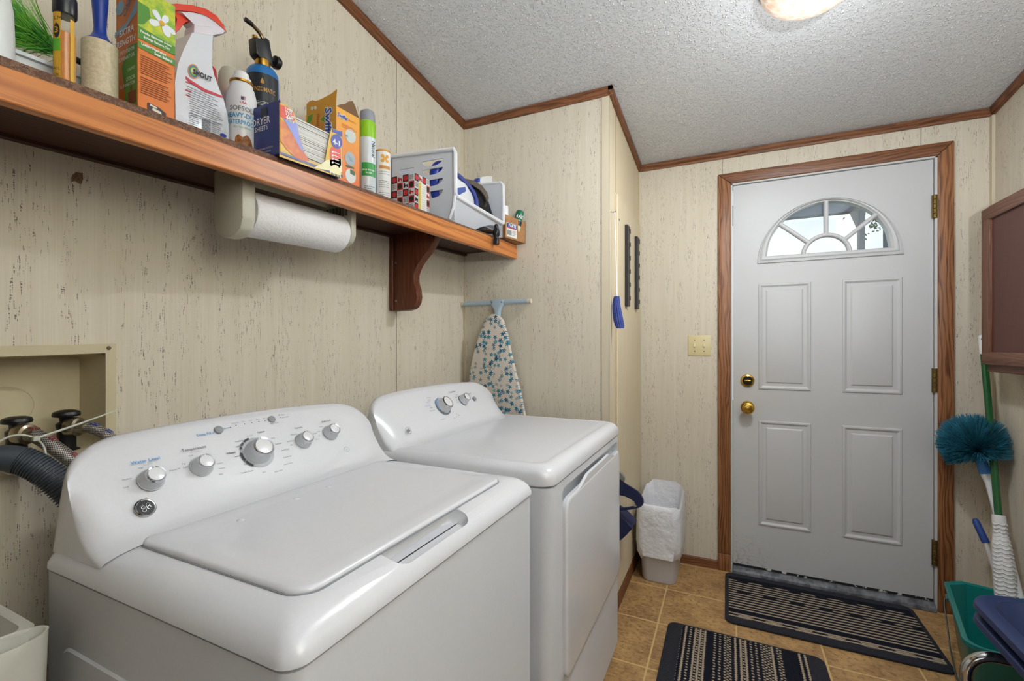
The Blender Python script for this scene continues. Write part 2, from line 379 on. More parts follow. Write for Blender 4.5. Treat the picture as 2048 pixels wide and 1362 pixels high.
# ================================================================ the room
zc = lambda y: 2.31-.105*(y-1.953)
XR, YB, YC, XC, YF = 2.235, 2.69, 1.953, .727, -2.6
WALL = mat_wallpaper(); PLAIN = mat_wallpaper('plain_panel', False, '#dcc9a4'); BATT = mat_wallpaper('batten', False, '#cfc3a8')
OAKX = mat_wood('oak_trim_x', '#8a5a3a', '#4a2a18', 0); OAKY = mat_wood('oak_trim_y', '#84532f', '#48281a', 1); OAKZ = mat_wood('oak_trim_z', '#a06c45', '#4f2c18', 2)
SEAM = M('#6d5d45', .8)
struct('floor', MB().box(-.1, XR+.1, YF, YB+.12, -.1, 0), mat_floor(), 'tan stone-look vinyl tile floor', 'floor')
# left wall with the opening of the washer outlet box
mb = MB(); mb.plate(YF, YB, 0, lambda y: zc(y)+.02, [(.14, .502, .988, lambda y: 1.184+.033*(y-.5))], -.1, lambda u, v, w: Vector((w, u, v)), .2)
struct('wall_left', mb, WALL, 'beige flecked wallpaper wall behind the washer and shelf', 'wall')
mb = MB(); mb.plate(0, XR+.1, 0, 2.24, [(1.205, 2.047, 0, 2.058)], .1, lambda u, v, w: Vector((u, YB+w, v)), .5)
struct('wall_back', mb, WALL, 'beige flecked wall around the white entry door', 'wall')
mb = MB(); mb.prism([(YF, 0), (YB, 0), (YB, zc(YB)+.02), (YF, zc(YF)+.02)], XR, XR+.1, YZ)
struct('wall_right', mb, WALL, 'beige flecked wall behind brooms and cabinet', 'wall')
mb = MB(); mb.plate(-.1, XR+.1, 0, zc(YF)+.02, [(.3, 2.1, .75, 2.1)], .1, lambda u, v, w: Vector((u, YF-w, v)), .5)
struct('wall_front', mb, WALL, 'beige wall behind the camera with an added wide window', 'wall')
mb = MB(); mb.plate(0, XR, 0, zc(-.45)-.002, [(.72, 1.72, 0, 2.06)], .09, lambda u, v, w: Vector((u, -.45-w, v)), .5)  # partition added to shade the washer side; dark wood cuts bounce
struct('shade_partition', mb, mat_wood('dark_partition_wood', '#6a4630', '#4a2e1e', 2), 'dark unseen partition with a doorway, added behind the camera to block light', 'wall')
mb = MB(); mb.prism([(0, 0), (XC, 0), (XC, zc(YC)+.01), (0, zc(YC)+.01)], YC, YC+.04, XZ)
struct('wall_closet_front', mb, WALL, 'flecked closet wall behind the ironing board', 'wall')
mb = MB(); mb.prism([(YC+.04, 0), (YB, 0), (YB, zc(YB)+.01), (YC+.04, zc(YC+.04)+.01)], XC-.04, XC, YZ)
struct('wall_closet_side', mb, PLAIN, 'plain cream closet side wall with hanging tool strips', 'wall')
mb = MB(); mb.prism([(YF, zc(YF)), (YB+.05, zc(YB+.05)), (YB+.05, zc(YB+.05)+.08), (YF, zc(YF)+.08)], -.1, XR+.1, YZ)
struct('ceiling', mb, mat_ceiling(), 'sloping light grey ceiling with rough knockdown texture', 'ceiling')
# crown trim: five lengths
th, tw = .034, .018
def crown_y(x, y0, y1, sgn):
    mb = MB(); prof = [(0, 0), (tw*.55, 0), (tw*.62, -.010+.02), (tw, .017), (tw, th), (0, th)]
    rings = []
    for y in (y0, y1): rings.append([Vector((x+sgn*a, y, zc(y)-th+b-.0005)) for a, b in prof])
    return mb.loft(rings)
def crown_x(y, x0, x1):
    mb = MB(); prof = [(0, 0), (tw*.55, 0), (tw*.62, .010), (tw, .017), (tw, th), (0, th)]
    return mb.loft([[Vector((x, y-a, zc(y)-th+b-.0005)) for a, b in prof] for x in (x0, x1)])
struct('trim_1', crown_y(0, YF, YC, 1), OAKY, 'brown crown moulding sloping along the left wall', 'trim')
struct('trim_2', crown_x(YC, 0, XC+tw), OAKX, 'brown crown moulding across the closet front', 'trim')
struct('trim_3', crown_y(XC, YC-tw, YB, 1), OAKY, 'brown crown moulding sloping along the closet side', 'trim')
struct('trim_4', crown_x(YB, XC, XR), OAKX, 'brown crown moulding over the entry door', 'trim')
struct('trim_5', crown_y(XR, YF, YB, -1), OAKY, 'brown crown moulding sloping along the right wall', 'trim')
# wallpapered battens at the corners, panel seams
def strip(n, x0, x1, y0, y1, z0, z1, m, lab): struct(n, MB().box(x0, x1, y0, y1, z0, z1, .0015, 1), m, lab, 'trim')
strip('trim_6', 0, .014, YC-.004, YC, 0, zc(YC)-th, BATT, 'pale batten in the corner beside the shelf end')
strip('trim_7', XC-.032, XC+.003, YC-.004, YC, 0, zc(YC)-th, BATT, 'pale batten on the front corner of the closet')
strip('trim_8', XC, XC+.003, YC-.004, YC+.045, 0, zc(YC+.05)-th, BATT, 'pale batten round the closet outer corner')
strip('trim_9', XC, XC+.013, YB-.004, YB, .0, zc(YB)-th, BATT, 'pale batten where closet side meets door wall')
strip('trim_10', XR-.012, XR, YB-.022, YB, 0, zc(YB)-th, BATT, 'pale batten in the corner behind the green mop pole')
strip('trim_11', 0, .0012, 1.4385, 1.4405, 0, zc(1.44)-th, SEAM, 'thin dark panel seam above the shelf bracket')
strip('trim_12', 1.1635, 1.1655, YB-.0012, YB, 2.113, zc(YB)-th, SEAM, 'short dark seam above left door casing corner')
strip('trim_13', 1.990, 1.992, YB-.0012, YB, 2.113, zc(YB)-th, SEAM, 'short dark seam above right part of door casing')
strip('trim_14', XC, XC+.0012, 2.083, 2.085, 1.9, zc(2.09)-th, SEAM, 'thin seam above the tool panel on closet side')
strip('baseboard_closet', XC, XC+.014, YC, YB, 0, .065, OAKY, 'brown baseboard along the closet side')
strip('baseboard_back', XC, 1.143, YB-.016, YB, 0, .045, OAKX, 'brown baseboard behind the trash bin')
strip('baseboard_right', XR-.014, XR, YF, YB-.022, 0, .05, OAKY, 'brown baseboard under the right wall')
strip('baseboard_corner', 2.1, XR-.014, YB-.016, YB, 0, .045, OAKX, 'brown baseboard between door casing and corner')
# flake out of the wallpaper
mb = MB(); pts = [at(px, py, x=0) for px, py in ((145, 350), (152, 345), (165, 346), (166, 358), (162, 369), (155, 366), (150, 362), (142, 364))]
mb.loft([[p for p in pts], [p+Vector((.0012, 0, 0)) for p in pts]])
tag(part('wall_chip', mb, mat_tex('bare_board', '#7d6244', '#604a33', 300)), 'torn brown patch in wallpaper under the shelf', 'torn wallpaper', kind='structure')
# unseen window added behind the camera to let in fill
w1 = thing('fill_window', 'unseen white-framed window added behind the camera for fill light', 'window', (1.2, YF-.05, .75), kind='structure')
mb = MB()
for a in ((.3, .36, .75, 2.1), (2.04, 2.1, .75, 2.1), (1.17, 1.23, .75, 2.1)): mb.box(a[0], a[1], YF-.08, YF-.03, a[2], a[3], .004, 1)
for a in ((.75, .81), (2.04, 2.1)): mb.box(.3, 2.1, YF-.08, YF-.03, a[0], a[1], .004, 1)
part('window_frame', mb, M('#e8e8e6', .4), w1)
# ---------------------------------------------------------------- entry door
D = thing('door_1', 'white panelled entry door with half-round fan window', 'door', (1.63, YB, 0), kind='structure')
DM = mat_door(); YD = YB+.004
fx, fz, fr = 1.629, 1.6245, .300
gx, gz, gr = 1.629, 1.656, .256
arch = lambda u: gz+math.sqrt(max(0, gr*gr-(u-gx)**2))*1.0
mb = MB(); mb.plate(1.2165, 2.0355, .044, 2.0475, [(gx-gr+1e-4, gx+gr-1e-4, gz, arch)], .044, lambda u, v, w: Vector((u, YD+w, v)), .012)
part('slab', mb, DM, D, smooth=25)
def panel(x0, x1, z0, z1):
    mb = MB(); R = []
    for off, h in ((0, 0), (.003, .005), (.010, .0062), (.017, .0012), (.020, .0002), (.034, .0010), (.040, .0055), (.046, .0068)):
        q = [(x0+off, z0+off), (x1-off, z0+off), (x1-off, z1-off), (x0+off, z1-off)]; R.append([Vector((u, YD-h, v)) for u, v in q])
    mb.loft(R, cap0=False); part('panel', mb, DM, D, smooth=20)
for x0, x1 in ((1.334, 1.566), (1.693, 1.925)):
    panel(x0, x1, .972, 1.520); panel(x0, x1, .267, .811)
# fan window frame, muntins and glass
def halfring(r, n=40): return [(fx+r*math.cos(math.pi*i/n), r*math.sin(math.pi*i/n)) for i in range(n+1)]
fw = []
mb = MB(); rings = []
for rr, h, base in ((fr, 0, 0), (fr-.002, .008, .002), (fr-.010, .010, .010), (fr-.014, .006, .013), (fr-.022, .011, .020), (fr-.036, .010, .032), (fr-.044, .003, .036), (fr-.044, -.02, .036)):
    P = halfring(rr); rings.append([Vector((u, YD-h, fz+base+max(0, v-base*0))) for u, v in P])
mb.loft([r for r in rings], closed=True, cap0=False, cap1=False)
fanf = part('fan_frame', mb, DM, D, smooth=30)
mb = MB()
def bar(p, q, w):
    p, q = Vector(p), Vector(q); d = (q-p).normalized(); n = Vector((-d.z, 0, d.x))*w/2
    R = []
    for k in (p, q):
        R.append([k+n+Vector((0, .012, 0)), k+n*.9+Vector((0, -.006, 0)), k+n*.4+Vector((0, -.010, 0)), k-n*.4+Vector((0, -.010, 0)), k-n*.9+Vector((0, -.006, 0)), k-n+Vector((0, .012, 0))])
    mb.loft(R)
c0 = Vector((fx, YD, fz+.026))
def rad(a, r): return c0+Vector((r*math.cos(a), 0, r*math.sin(a)))
for a in (math.radians(41), math.radians(90), math.radians(139)): bar(rad(a, .098), rad(a, .262), .020)
R = []
for i in range(25):
    a = math.pi*i/24; R.append([rad(a, .106)+Vector((0, .012, 0)), rad(a, .104)+Vector((0, -.006, 0)), rad(a, .099)+Vector((0, -.010, 0)), rad(a, .092)+Vector((0, -.010, 0)), rad(a, .087)+Vector((0, -.006, 0)), rad(a, .085)+Vector((0, .012, 0))])
mb.loft(R); part('muntins', mb, DM, fanf, smooth=30)
mb = MB(); mb.prism([(gx+gr*1.01*math.cos(math.pi*i/40), gz-.003+gr*1.01*math.sin(math.pi*i/40)) for i in range(41)], YD+.020, YD+.024, XZ)
part('glass', mb, mat_glass(), fanf)
# casing and jamb
CAS = MB()
for x0, x1, za, zb, z0 in ((1.143, 1.2045, 2.1135, 2.058, .093), (2.0465, 2.102, 2.058, 2.1135, 0)):
    CAS = MB(); CAS.prism([(x0, z0), (x1, z0), (x1, zb-.0005), (x0, za-.0005)], YB-.018, YB, XZ, .004, 2)
    part('side_casing', CAS, OAKZ, D)
part('casing_block', MB().box(1.143, 1.2045, YB-.018, YB, 0, .091, .003, 2), OAKZ, D)
mb = MB(); mb.prism([(1.143, 2.1135), (2.102, 2.1135), (2.0465, 2.058), (1.2045, 2.058)], YB-.019, YB, XZ, .004, 2); part('head_casing', mb, OAKX, D)
JM = M('#c9c9c8', .5)
mb = MB(); mb.box(1.2045, 1.2135, YB-.008, YB+.09, 0, 2.058, .001, 1); mb.box(2.0385, 2.0475, YB-.008, YB+.09, 0, 2.058, .001, 1); mb.box(1.2045, 2.0475, YB-.008, YB+.09, 2.050, 2.059, .001, 1)
part('jamb', mb, JM, D)
mb = MB(); mb.prism([(YB-.032, 0), (YB+.09, 0), (YB+.09, .036), (YB-.005, .034), (YB-.028, .018)], 1.2135, 2.0385, YZ, .002, 1)
part('threshold', mb, mat_tex('worn_aluminium', '#6f7074', '#43444a', 25, .45, .3), D)
mb = MB(); mb.box(1.2165, 2.0355, YD-.002, YD+.04, .036, .046); part('door_sweep', mb, mat_tex('flaking_sweep', '#1c1c1e', '#c9c7c0', 30, .8, .4, .56, .6), D)
BR = M('#d9b357', .22, 1.0); BRD = M('#7d6a3c', .4, .9)
for z0, z1 in ((1.777, 1.8825), (.989, 1.097), (.2046, .319)):
    mb = MB(); n = 5
    for i in range(n):
        a, b = z0+(z1-z0)*i/n, z0+(z1-z0)*(i+1)/n-.0015; mb.lathe([(.006, a), (.0068, a+.001), (.0068, b-.001), (.006, b)], (2.037, YB-.010, 0), 12)
    mb.box(2.0275, 2.0362, YB-.006, YB-.001, z0, z1); mb.box(2.0378, 2.046, YB-.0125, YB-.008, z0, z1)
    part('hinge', mb, BRD, D)
RX = Matrix.Rotation(math.radians(90), 4, 'X')     # lathe axis towards -y
k = part('deadbolt', MB().lathe([(.033, 0), (.033, .004), (.030, .010), (.024, .013), (.022, .010), (0, .010)], (1.2838, YD, 1.0163), 32, RX), BR, D)
part('dark_face', MB().lathe([(.0225, .0085), (.0225, .0112), (0, .0113)], (1.2838, YD, 1.0163), 28, RX), M('#2a2419', .3, .8), k)
mb = MB(); mb.box(1.2838-.016, 1.2838+.016, YD-.024, YD-.009, 1.0163-.004, 1.0163+.004, .003, 2); part('thumb_turn', mb, BR, k)
k = part('door_knob', MB().lathe([(.032, 0), (.032, .004), (.028, .009), (.014, .012), (.012, .028), (.022, .036), (.030, .044), (.0315, .052), (.027, .060), (.020, .063), (.017, .060), (.012, .0605), (.010, .064), (0, .065)], (1.2838, YD, .8772), 32, RX), BR, D)
# light switch
s = thing('light_switch', 'ivory double toggle light switch plate left of the door', 'light switch', (1.05, YB, 1.2))
IV = M('#d6c899', .4)
part('switch_plate', MB().box(.992, 1.108, YB-.006, YB, 1.143, 1.2555, .003, 2), IV, s)
for xx, t in ((1.0265, 1), (1.0735, 1)):
    mb = MB(); mb.box(xx-.005, xx+.005, YB-.014, YB-.004, 1.192, 1.212, .001, 1); part('toggle', mb, M('#e2d6b4', .35), s)
    for zz in (1.169, 1.230):
        part('screw', MB().lathe([(.0032, 0), (.0028, .0012), (0, .0015)], (xx, YB-.006, zz), 10, RX), M('#4c4538', .4, .6), s)
# ceiling light
LC = Vector((1.425, 1.640, 0)); zl = zc(LC.y)
L = thing('ceiling_light', 'round cream glass dome light on the sloping ceiling', 'ceiling light', (LC.x, LC.y, zl))
tilt = Matrix.Rotation(math.atan(-.105), 4, 'X') @ Matrix.Rotation(math.pi, 4, 'X')
part('base_ring', MB().lathe([(.118, 0), (.125, .004), (.125, .018), (.118, .022)], (LC.x, LC.y, zl), 40, tilt), M('#d8d6d0', .4), L)
t = NT('embossed_lamp_glass'); n1 = t.noise(t.tc.outputs['Object'], 45, 3); t.col(t.mix(t.step(n1, .35, .65), '#c4a793', '#d6c6b6')); t.rough(.25)
t.l.new(t.mix(t.step(n1, .35, .65), '#e8bfa0', '#f4e4d4'), t.p.inputs['Emission Color']); t.p.inputs['Emission Strength'].default_value = .16; t.bump(n1, .8, .006)
prof = [(.140, .010), (.146, .022), (.142, .040), (.128, .060), (.104, .078), (.07, .091), (.03, .098), (0, .0985)]
part('glass_dome', MB().lathe(prof, (LC.x, LC.y, zl), 48, tilt), t.m, L)
pl = bpy.data.lights.new('bulb', 'AREA'); pl.shape = 'DISK'; pl.size = .14; pl.energy = 6.5; pl.color = (.92, .965, 1)
po = bpy.data.objects.new('bulb', pl); COL.objects.link(po); po.parent = L; po.location = (0, -.01, -.115)
pl = bpy.data.lights.new('bulb_glow', 'POINT'); pl.energy = 3; pl.shadow_soft_size = .05; pl.color = (.92, .965, 1)
po = bpy.data.objects.new('bulb_glow', pl); COL.objects.link(po); po.parent = L; po.location = (0, -.04, -.34)
# porch and tree outside the fan window
PB = M('#59616e', .7); p = thing('porch_frame', 'grey-blue porch post and beam seen through fan window', 'porch', (2.1, 4.6, -.3))
mb = MB(); mb.box(.6, 3.2, 4.56, 4.65, 2.30, 2.46); part('beam', mb, PB, p)
for a, b in ((2.162, 2.197), (2.335, 2.40)): part('post', MB().box(a, b, 4.56, 4.65, -.3, 2.30), PB, p)
mb = MB(); mb.prism([(2.11, 2.302), (2.165, 2.302), (2.165, 2.15)], 4.57, 4.64, XZ); part('brace', mb, PB, p)
tr = thing('tree', 'leafy tree branches seen through right side of fan window', 'tree', (3.3, 8.0, -.3))
mb = MB(); mb.tube([(3.75, 8, -.3), (3.7, 8, 1.5), (3.65, 8, 2.6), (3.6, 8, 3.8)], [.10, .08, .06, .03], 10); mb.tube([(3.66, 8, 2.3), (3.3, 7.95, 2.75), (3.05, 7.9, 2.95)], [.03, .02, .008], 8)
mb.tube([(3.66, 8, 2.0), (3.4, 7.95, 2.2), (3.1, 7.9, 2.3)], [.03, .02, .008], 8)
part('trunk', mb, M('#4d463c', .9), tr)
mb = MB(); rnd = random.Random(3)
for cx, cz, n, sp in ((3.15, 2.95, 90, .14), (3.2, 2.3, 90, .14), (3.65, 3.2, 420, .38), (3.75, 2.6, 200, .22)):
    for _ in range(n):
        c = Vector((cx+rnd.gauss(0, sp), 7.95+rnd.gauss(0, .15), cz+rnd.gauss(0, sp*.7))); a = rnd.uniform(0, 6.28); b = rnd.uniform(-.8, .8); s2 = rnd.uniform(.018, .035)
        d = Vector((math.cos(a), b, math.sin(a))).normalized()*s2; e = Vector((-math.sin(a), .3, math.cos(a)))*s2*.45
        mb.face([c-d, c+e, c+d, c-e])
part('foliage', mb, M('#5c6a52', .8), tr, kind='stuff')
struct('ground', MB().box(-6, 9, YB+.15, 14, -.4, -.3), mat_tex('lawn', '#7d8a63', '#5d6a48', 30), 'green lawn outside the door', 'ground')
# ================================================================ washer and dryer
ENA = M('#d8d9de', .22, spec=.55, coat=.2); ENS = M('#d1d4da', .35, spec=.5); BLK = M('#101012', .4); GRY = M('#8f9297', .4)
CHR = M('#c9cbd0', .12, 1.0); WPL = M('#dcdde1', .25); DIAL = M('#a9adb3', .4); BLU = M('#3c8ccb', .5); INK = M('#3a3b40', .6); INKL = M('#8b8d92', .6); DARKGAP = M('#2c2d30', .8)
UPC = Vector((-.60508, 0, .79616)); NRM = Vector((.79616, 0, .60508)); RGT = Vector((0, 1, 0))
CONM = Matrix((( 0, UPC.x, NRM.x), (1, 0, 0), (0, UPC.z, NRM.z))).to_4x4()
def console(y0, y1, dx, R, arch, name, parent, seam):
    mid = [(.195, .872), (.195, 1.00), (.197, 1.030), (.204, 1.045), (.217, 1.051), (.229, 1.049), (.240, 1.039), (.262, 1.010), (.286, .979), (.308, .950), (.324, .929), (.340, .910), (.356, .9005), (.376, .8965)]
    end = [(.219, .872), (.242, .927), (.257, .962), (.262, .972), (.266, .976), (.268, .975), (.270, .970), (.274, .958), (.281, .940), (.291, .920), (.303, .903), (.320, .888), (.342, .879), (.364, .8745)]
    N = 64; rings = []; ym = (y0+y1)/2
    for j in range(N+1):
        y = ym-(ym-y0)*math.cos(math.pi*j/N); s = min(y-y0, y1-y)/R
        f = 1 if s >= 1 else math.sqrt(max(0, 1-(1-s)**2.2)); ar = arch*((y-ym)/(ym-y0))**2
        ring = []
        for (ax, az), (bx, bz) in zip(end, mid):
            x = ax+(bx-ax)*f; z = az+(bz-az)*f; z -= ar*f*max(0, (z-.90)/.15); ring.append(Vector((x+dx, y, z)))
        rings.append(ring)
    mb = MB(); mb.loft(rings); return part(name, mb, ENA, parent, smooth=50)
def knob(parent, c, R, h, name='knob', ring=None):
    c = Vector(c)
    if ring: part('dial_ring', MB().lathe([(ring, 0), (ring, .0012), (R, .0016)], c, 40, CONM), DIAL, parent)
    k = part(name, MB().lathe([(R*1.06, 0), (R*1.05, .003), (R, .005), (R*.96, h*.55), (R*.86, h), (R*.5, h+.0005), (0, h+.0005)], c, 40, CONM), M('#c2c5cb', .3), parent)
    part('chrome_ring', MB().lathe([(R*.86, h-.003), (R*.87, h+.001), (R*.80, h+.004), (R*.68, h+.0035), (R*.66, h)], c, 40, CONM), CHR, k)
    part('cap', MB().lathe([(R*.68, h), (R*.67, h+.003), (R*.4, h+.0037), (0, h+.004)], c, 36, CONM), WPL, k)
    mb = MB(); f = plane_f(c+NRM*(h+.0038), RGT, UPC); mb.face([f(u, v) for u, v in ((-R*.06, R*.6), (R*.06, R*.6), (R*.06, R*.84), (-R*.06, R*.84))]); part('pointer', mb, WPL, k)
    return k
def onface(y, q, dx=0): return Vector((.24+dx, y, 1.04))+UPC*q       # q metres up (+) or down the console face from its upper edge
def facef(org): return plane_f(org, RGT, UPC, .0009)
def loftcover(x0, x1, y0, y1, prof, r0):
    rings = []
    for off, z in prof:
        rings.append([Vector((u, v, z)) for u, v in rrect(x0+off*.9, x1-off, y0+off, y1-off, max(.008, r0-off*.2), 7)])
    return MB().loft(rings)
WA = thing('washer', 'white top-loading washer with four small knobs and one large dial on its back console', 'washing machine', (.485, .674, 0))
mb = MB(); mb.loft([[Vector((u, v, z)) for u, v in rrect(.2, .7665, .338, 1.0085, .022, 6)] for z in (.025, .8440)])
part('cabinet', mb, ENS, WA)
mb = MB(); mb.loft([[Vector((u, v, z)) for u, v in rrect(.206, .760, .345, 1.002, .02, 6)] for z in (.835, .852)]); part('gap_core', mb, DARKGAP, WA)  # dark core stands in for the shade in the seam gap
prof = [(.004, .8465), (0, .850), (.0005, .858), (.005, .868), (.013, .8775), (.025, .8850), (.040, .8895), (.055, .8915), (.075, .892)]
cv = part('top_cover', loftcover(.2, .7715, .334, 1.0115, prof, .028), ENA, WA, smooth=50)
mb = MB(); mb.loft([[Vector((x, y, z)) for x, y in rrect(.700+d, .764-d*.9, .525+d, .735-d, .022, 6)] for z, d in ((.93, -.012), (.892, 0), (.876, .004), (.868, .012))]); cut(cv, mb)
# lid with a slightly dished top
lx0, lx1, ly0, ly1 = .350, .722, .390, .938
rings = []
for off, z in ((.003, .890), (0, .8925), (0, .8945), (.002, .8975), (.006, .8988), (.03, .8986), (.05, .8970)):
    rings.append([Vector((u, v, z)) for u, v in rrect(lx0+off, lx1-off, ly0+off, ly1-off, max(.012, .034-off*.5), 7)])
part('lid', MB().loft(rings), ENA, WA, smooth=45)
mb = MB(); mb.loft([[Vector((u, v, z)) for u, v in rrect(lx0-.002, lx1+.0025, ly0-.0025, ly1+.0025, .036, 7)] for z in (.8905, .8926)]); part('lid_gasket', mb, GRY, WA)
for x_, y_ in ((.424, .5135), (.419, .632), (.415, .716)): part('lid_dimple', MB().lathe([(.0075, -.001), (.006, .0006), (.003, .0016), (0, .0019)], (x_, y_, .8972), 18), ENA, WA)
console(.343, 1.003, 0, .095, .014, 'console', WA, .9)
mb = MB(); mb.loft([[Vector((u, .338-d, v)) for u, v in rrect(.262+d, .72-d, .10+d, .742-d, .03, 5)] for d in (0, .003)]); part('side_embossing', mb, ENS, WA)
for y, q, R, ring, n in ((.442, None, .0177, .0205, 'knob'), (.5262, None, .0177, .0205, 'knob'), (.6405, None, .0258, .0350, 'main_dial'), (.7561, None, .0177, .0205, 'knob'), (.8393, None, .0177, .0205, 'knob')):
    zz = {.442: .9692, .5262: .9719, .6405: .9739, .7561: .9761, .8393: .9802}[y]; x = .24+(1.04-zz)/.125*.095
    knob(WA, (x, y, zz), R, (.0185 if R < .02 else .024), n, ring)
for y, z, r in ((.5843, 1.0276, .0085), (.7058, 1.031, .0085)):
    c = Vector((.24+(1.04-z)/.125*.095, y, z)); part('button', MB().lathe([(r, 0), (r*.96, .003), (r*.5, .005), (0, .0052)], c, 24, CONM), GRY, WA)
def fp(y, z): return Vector((.24+(1.04-z)/.125*.095, y, z))
blue, ink, lite = MB(), MB(), MB()
def w(mb, s, y, z, size, al='CENTER', b=.0): write(mb, s, size*.70, facef(fp(y, z)), al, bold=b)
w(blue, 'Water Level', .445, .997, .0125, b=.01); w(blue, 'Deep Fill »', .557, 1.0225, .0110, b=.01)
w(ink, 'Temperature', .5265, 1.001, .0118); w(ink, 'Colors', .668, 1.0085, .0088, b=.015); w(ink, 'Whites', .588, .9815, .0088, b=.015); w(ink, 'Options', .7607, 1.003, .0095); w(ink, 'Auto Soak', .846, 1.006, .0095)
for s, y, z in (('Low', .405, .966), ('Medium', .410, .977), ('High', .434, .9885), ('Precise Fill', .482, .975), ('Tap', .499, .981), ('Cold', .499, .975), ('Cold', .516, .9915), ('Colors', .559, .969), ('Warm', .559, .960), ('Hot', .553, .951),
                ('Normal', .598, .974), ('Heavy', .607, .957), ('Light', .606, .991), ('DeepClean', .614, 1.000), ('Normal', .640, 1.006), ('Towels / Sheets', .602, .944), ('Jeans', .635, .936), ('Bulky Items', .666, .931), ('Active Wear', .694, .939), ('Drain & Spin', .700, .952), ('Speed Wash', .703, .966), ('Delicates', .694, .980), ('Bulky', .688, .993),
                ('Off', .722, .972), ('2nd Rinse', .725, .980), ('Extra Spin', .741, .992), ('Fabric Softener', .790, .985), ('Both', .794, .972), ('Off', .804, .978), ('15 Min', .808, .987), ('30 Min', .822, .996), ('Pause', .738, 1.036), ('Lid Locked', .741, 1.030)):
    w(ink, s, y, z, .0058)
for s, y in (('Precise Fill', .622), ('Soak', .641), ('Wash', .657), ('Rinse', .674), ('Spin', .689)):
    w(lite, s, y, 1.0345, .0052)
    f = facef(fp(y, 1.0305)); disc(ink, f, ellipse(0, 0, .0012, .0012, 10))
w(lite, 'Start/Pause', .708, 1.0215, .0065); w(lite, 'Sensor Fill', .446, .992, .005); w(lite, 'All Cold Rinses', .528, .9965, .005)
for y, z in ((.729, 1.0375), (.729, 1.0315)): disc(ink, facef(fp(y, z)), ellipse(0, 0, .0012, .0012, 10))
f = facef(fp(.594, 1.0285)); disc(blue, f, [(0, -.0005), (.014, -.0005), (.014, .0005), (0, .0005)]); disc(blue, f, ellipse(.015, 0, .0014, .0014, 10))
f = facef(fp(.6405, .9739)+NRM*.0012)
for a0, a1 in ((128, 142), (146, 156), (100, 124), (170, 200), (203, 232)):
    n = 8; P = [(.0372*math.cos(math.radians(a0+(a1-a0)*i/n)), .0372*math.sin(math.radians(a0+(a1-a0)*i/n))) for i in range(n+1)]
    Q = [(.0325*math.cos(math.radians(a0+(a1-a0)*i/n)), .0325*math.sin(math.radians(a0+(a1-a0)*i/n))) for i in range(n, -1, -1)]; disc(ink, f, P+Q)
f = facef(fp(.8618, .9372)); 
for i in range(24):
    a, b = 2*math.pi*i/24, 2*math.pi*(i+1)/24; disc(lite, f, [(.0075*math.cos(a), .0075*math.sin(a)), (.0075*math.cos(b), .0075*math.sin(b)), (.0067*math.cos(b), .0067*math.sin(b)), (.0067*math.cos(a), .0067*math.sin(a))])
w(lite, 'ge', .8618, .935, .008)
part('blue_lettering', blue, BLU, WA, 'blue console lettering'); part('lettering', ink, INK, WA); part('pale_lettering', lite, INKL, WA, 'grey console lettering')
def script_ge(mb, c, s, up, r):
    """the two linked cursive letters of the round badge"""
    f = lambda u, v: c+RGT*u*s+up*v*s+NRM*.0006
    L1 = [(-.62, .10), (-.50, .34), (-.26, .42), (-.10, .22), (-.20, -.02), (-.44, -.04), (-.46, .16), (-.26, .26), (-.06, .10), (-.02, -.30), (-.22, -.56), (-.46, -.46), (-.38, -.22), (-.10, -.10), (.16, .06)]
    L2 = [(.02, -.02), (.28, .04), (.50, .22), (.44, .46), (.22, .46), (.10, .18), (.16, -.18), (.38, -.34), (.58, -.16), (.50, .0), (.40, -.08)]
    for L in (L1, L2): mb.tube([f(u, v) for u, v in bez([Vector((u, v, 0)) for u, v in L], 6) for u, v in [(u, v)]] if False else [f(p.x, p.y) for p in bez([Vector((u, v, 0)) for u, v in L], 6)], r, 6)
c = fp(.4196, .9326); bd = part('badge', MB().lathe([(.0155, 0), (.0155, .0018), (.0138, .003), (.0127, .0026), (.0125, .001)], c, 40, CONM), CHR, WA)
part('badge_field', MB().lathe([(.0127, .0005), (.0127, .0024), (0, .0026)], c, 36, CONM), BLK, bd)
mb = MB(); script_ge(mb, c+NRM*.0024, .0128, UPC, .0006); part('badge_letters', mb, CHR, bd)
for q in [(0.72, 0.75, 0.36, 0.39), (0.72, 0.75, 0.96, 0.99), (0.22, 0.25, 0.36, 0.39), (0.22, 0.25, 0.96, 0.99)]: part('foot', MB().box(*q, 0, .03), BLK, WA)
# ---- dryer
DR = thing('dryer', 'white front-loading dryer with two dials on its console, beside the closet wall', 'clothes dryer', (.48, 1.445, 0))
DX = .795
mb = MB(); mb.loft([[Vector((u, v, z)) for u, v in rrect(.165, DX, 1.052, 1.838, .03, 7)] for z in (.025, .8435)])
db = part('cabinet', mb, ENS, DR)
mb = MB(); mb.loft([[Vector((u, 0+w_, v)) for u, v in ()] or [Vector((x, y, z)) for y, z in rrect(1.140, 1.806, .765, .822, .022, 6)] for x, w_ in ((DX+.02, 0), (DX-.022, 0))]); cut(db, mb)
mb = MB(); mb.loft([[Vector((u, v, z)) for u, v in rrect(.172, DX-.006, 1.06, 1.83, .03, 6)] for z in (.836, .852)]); part('gap_core', mb, DARKGAP, DR)  # dark core put in for shade under the dryer top
prof = [(.004, .8460), (0, .850), (0, .866), (.003, .878), (.011, .8885), (.024, .895), (.034, .8968), (.040, .8958), (.046, .8955), (.06, .8965)]
part('top_cover', loftcover(.165, DX+.004, 1.050, 1.842, prof, .04), ENA, DR, smooth=40)
console(1.060, 1.812, -.034, .11, .016, 'console', DR, .9)
mb = MB(); R = []
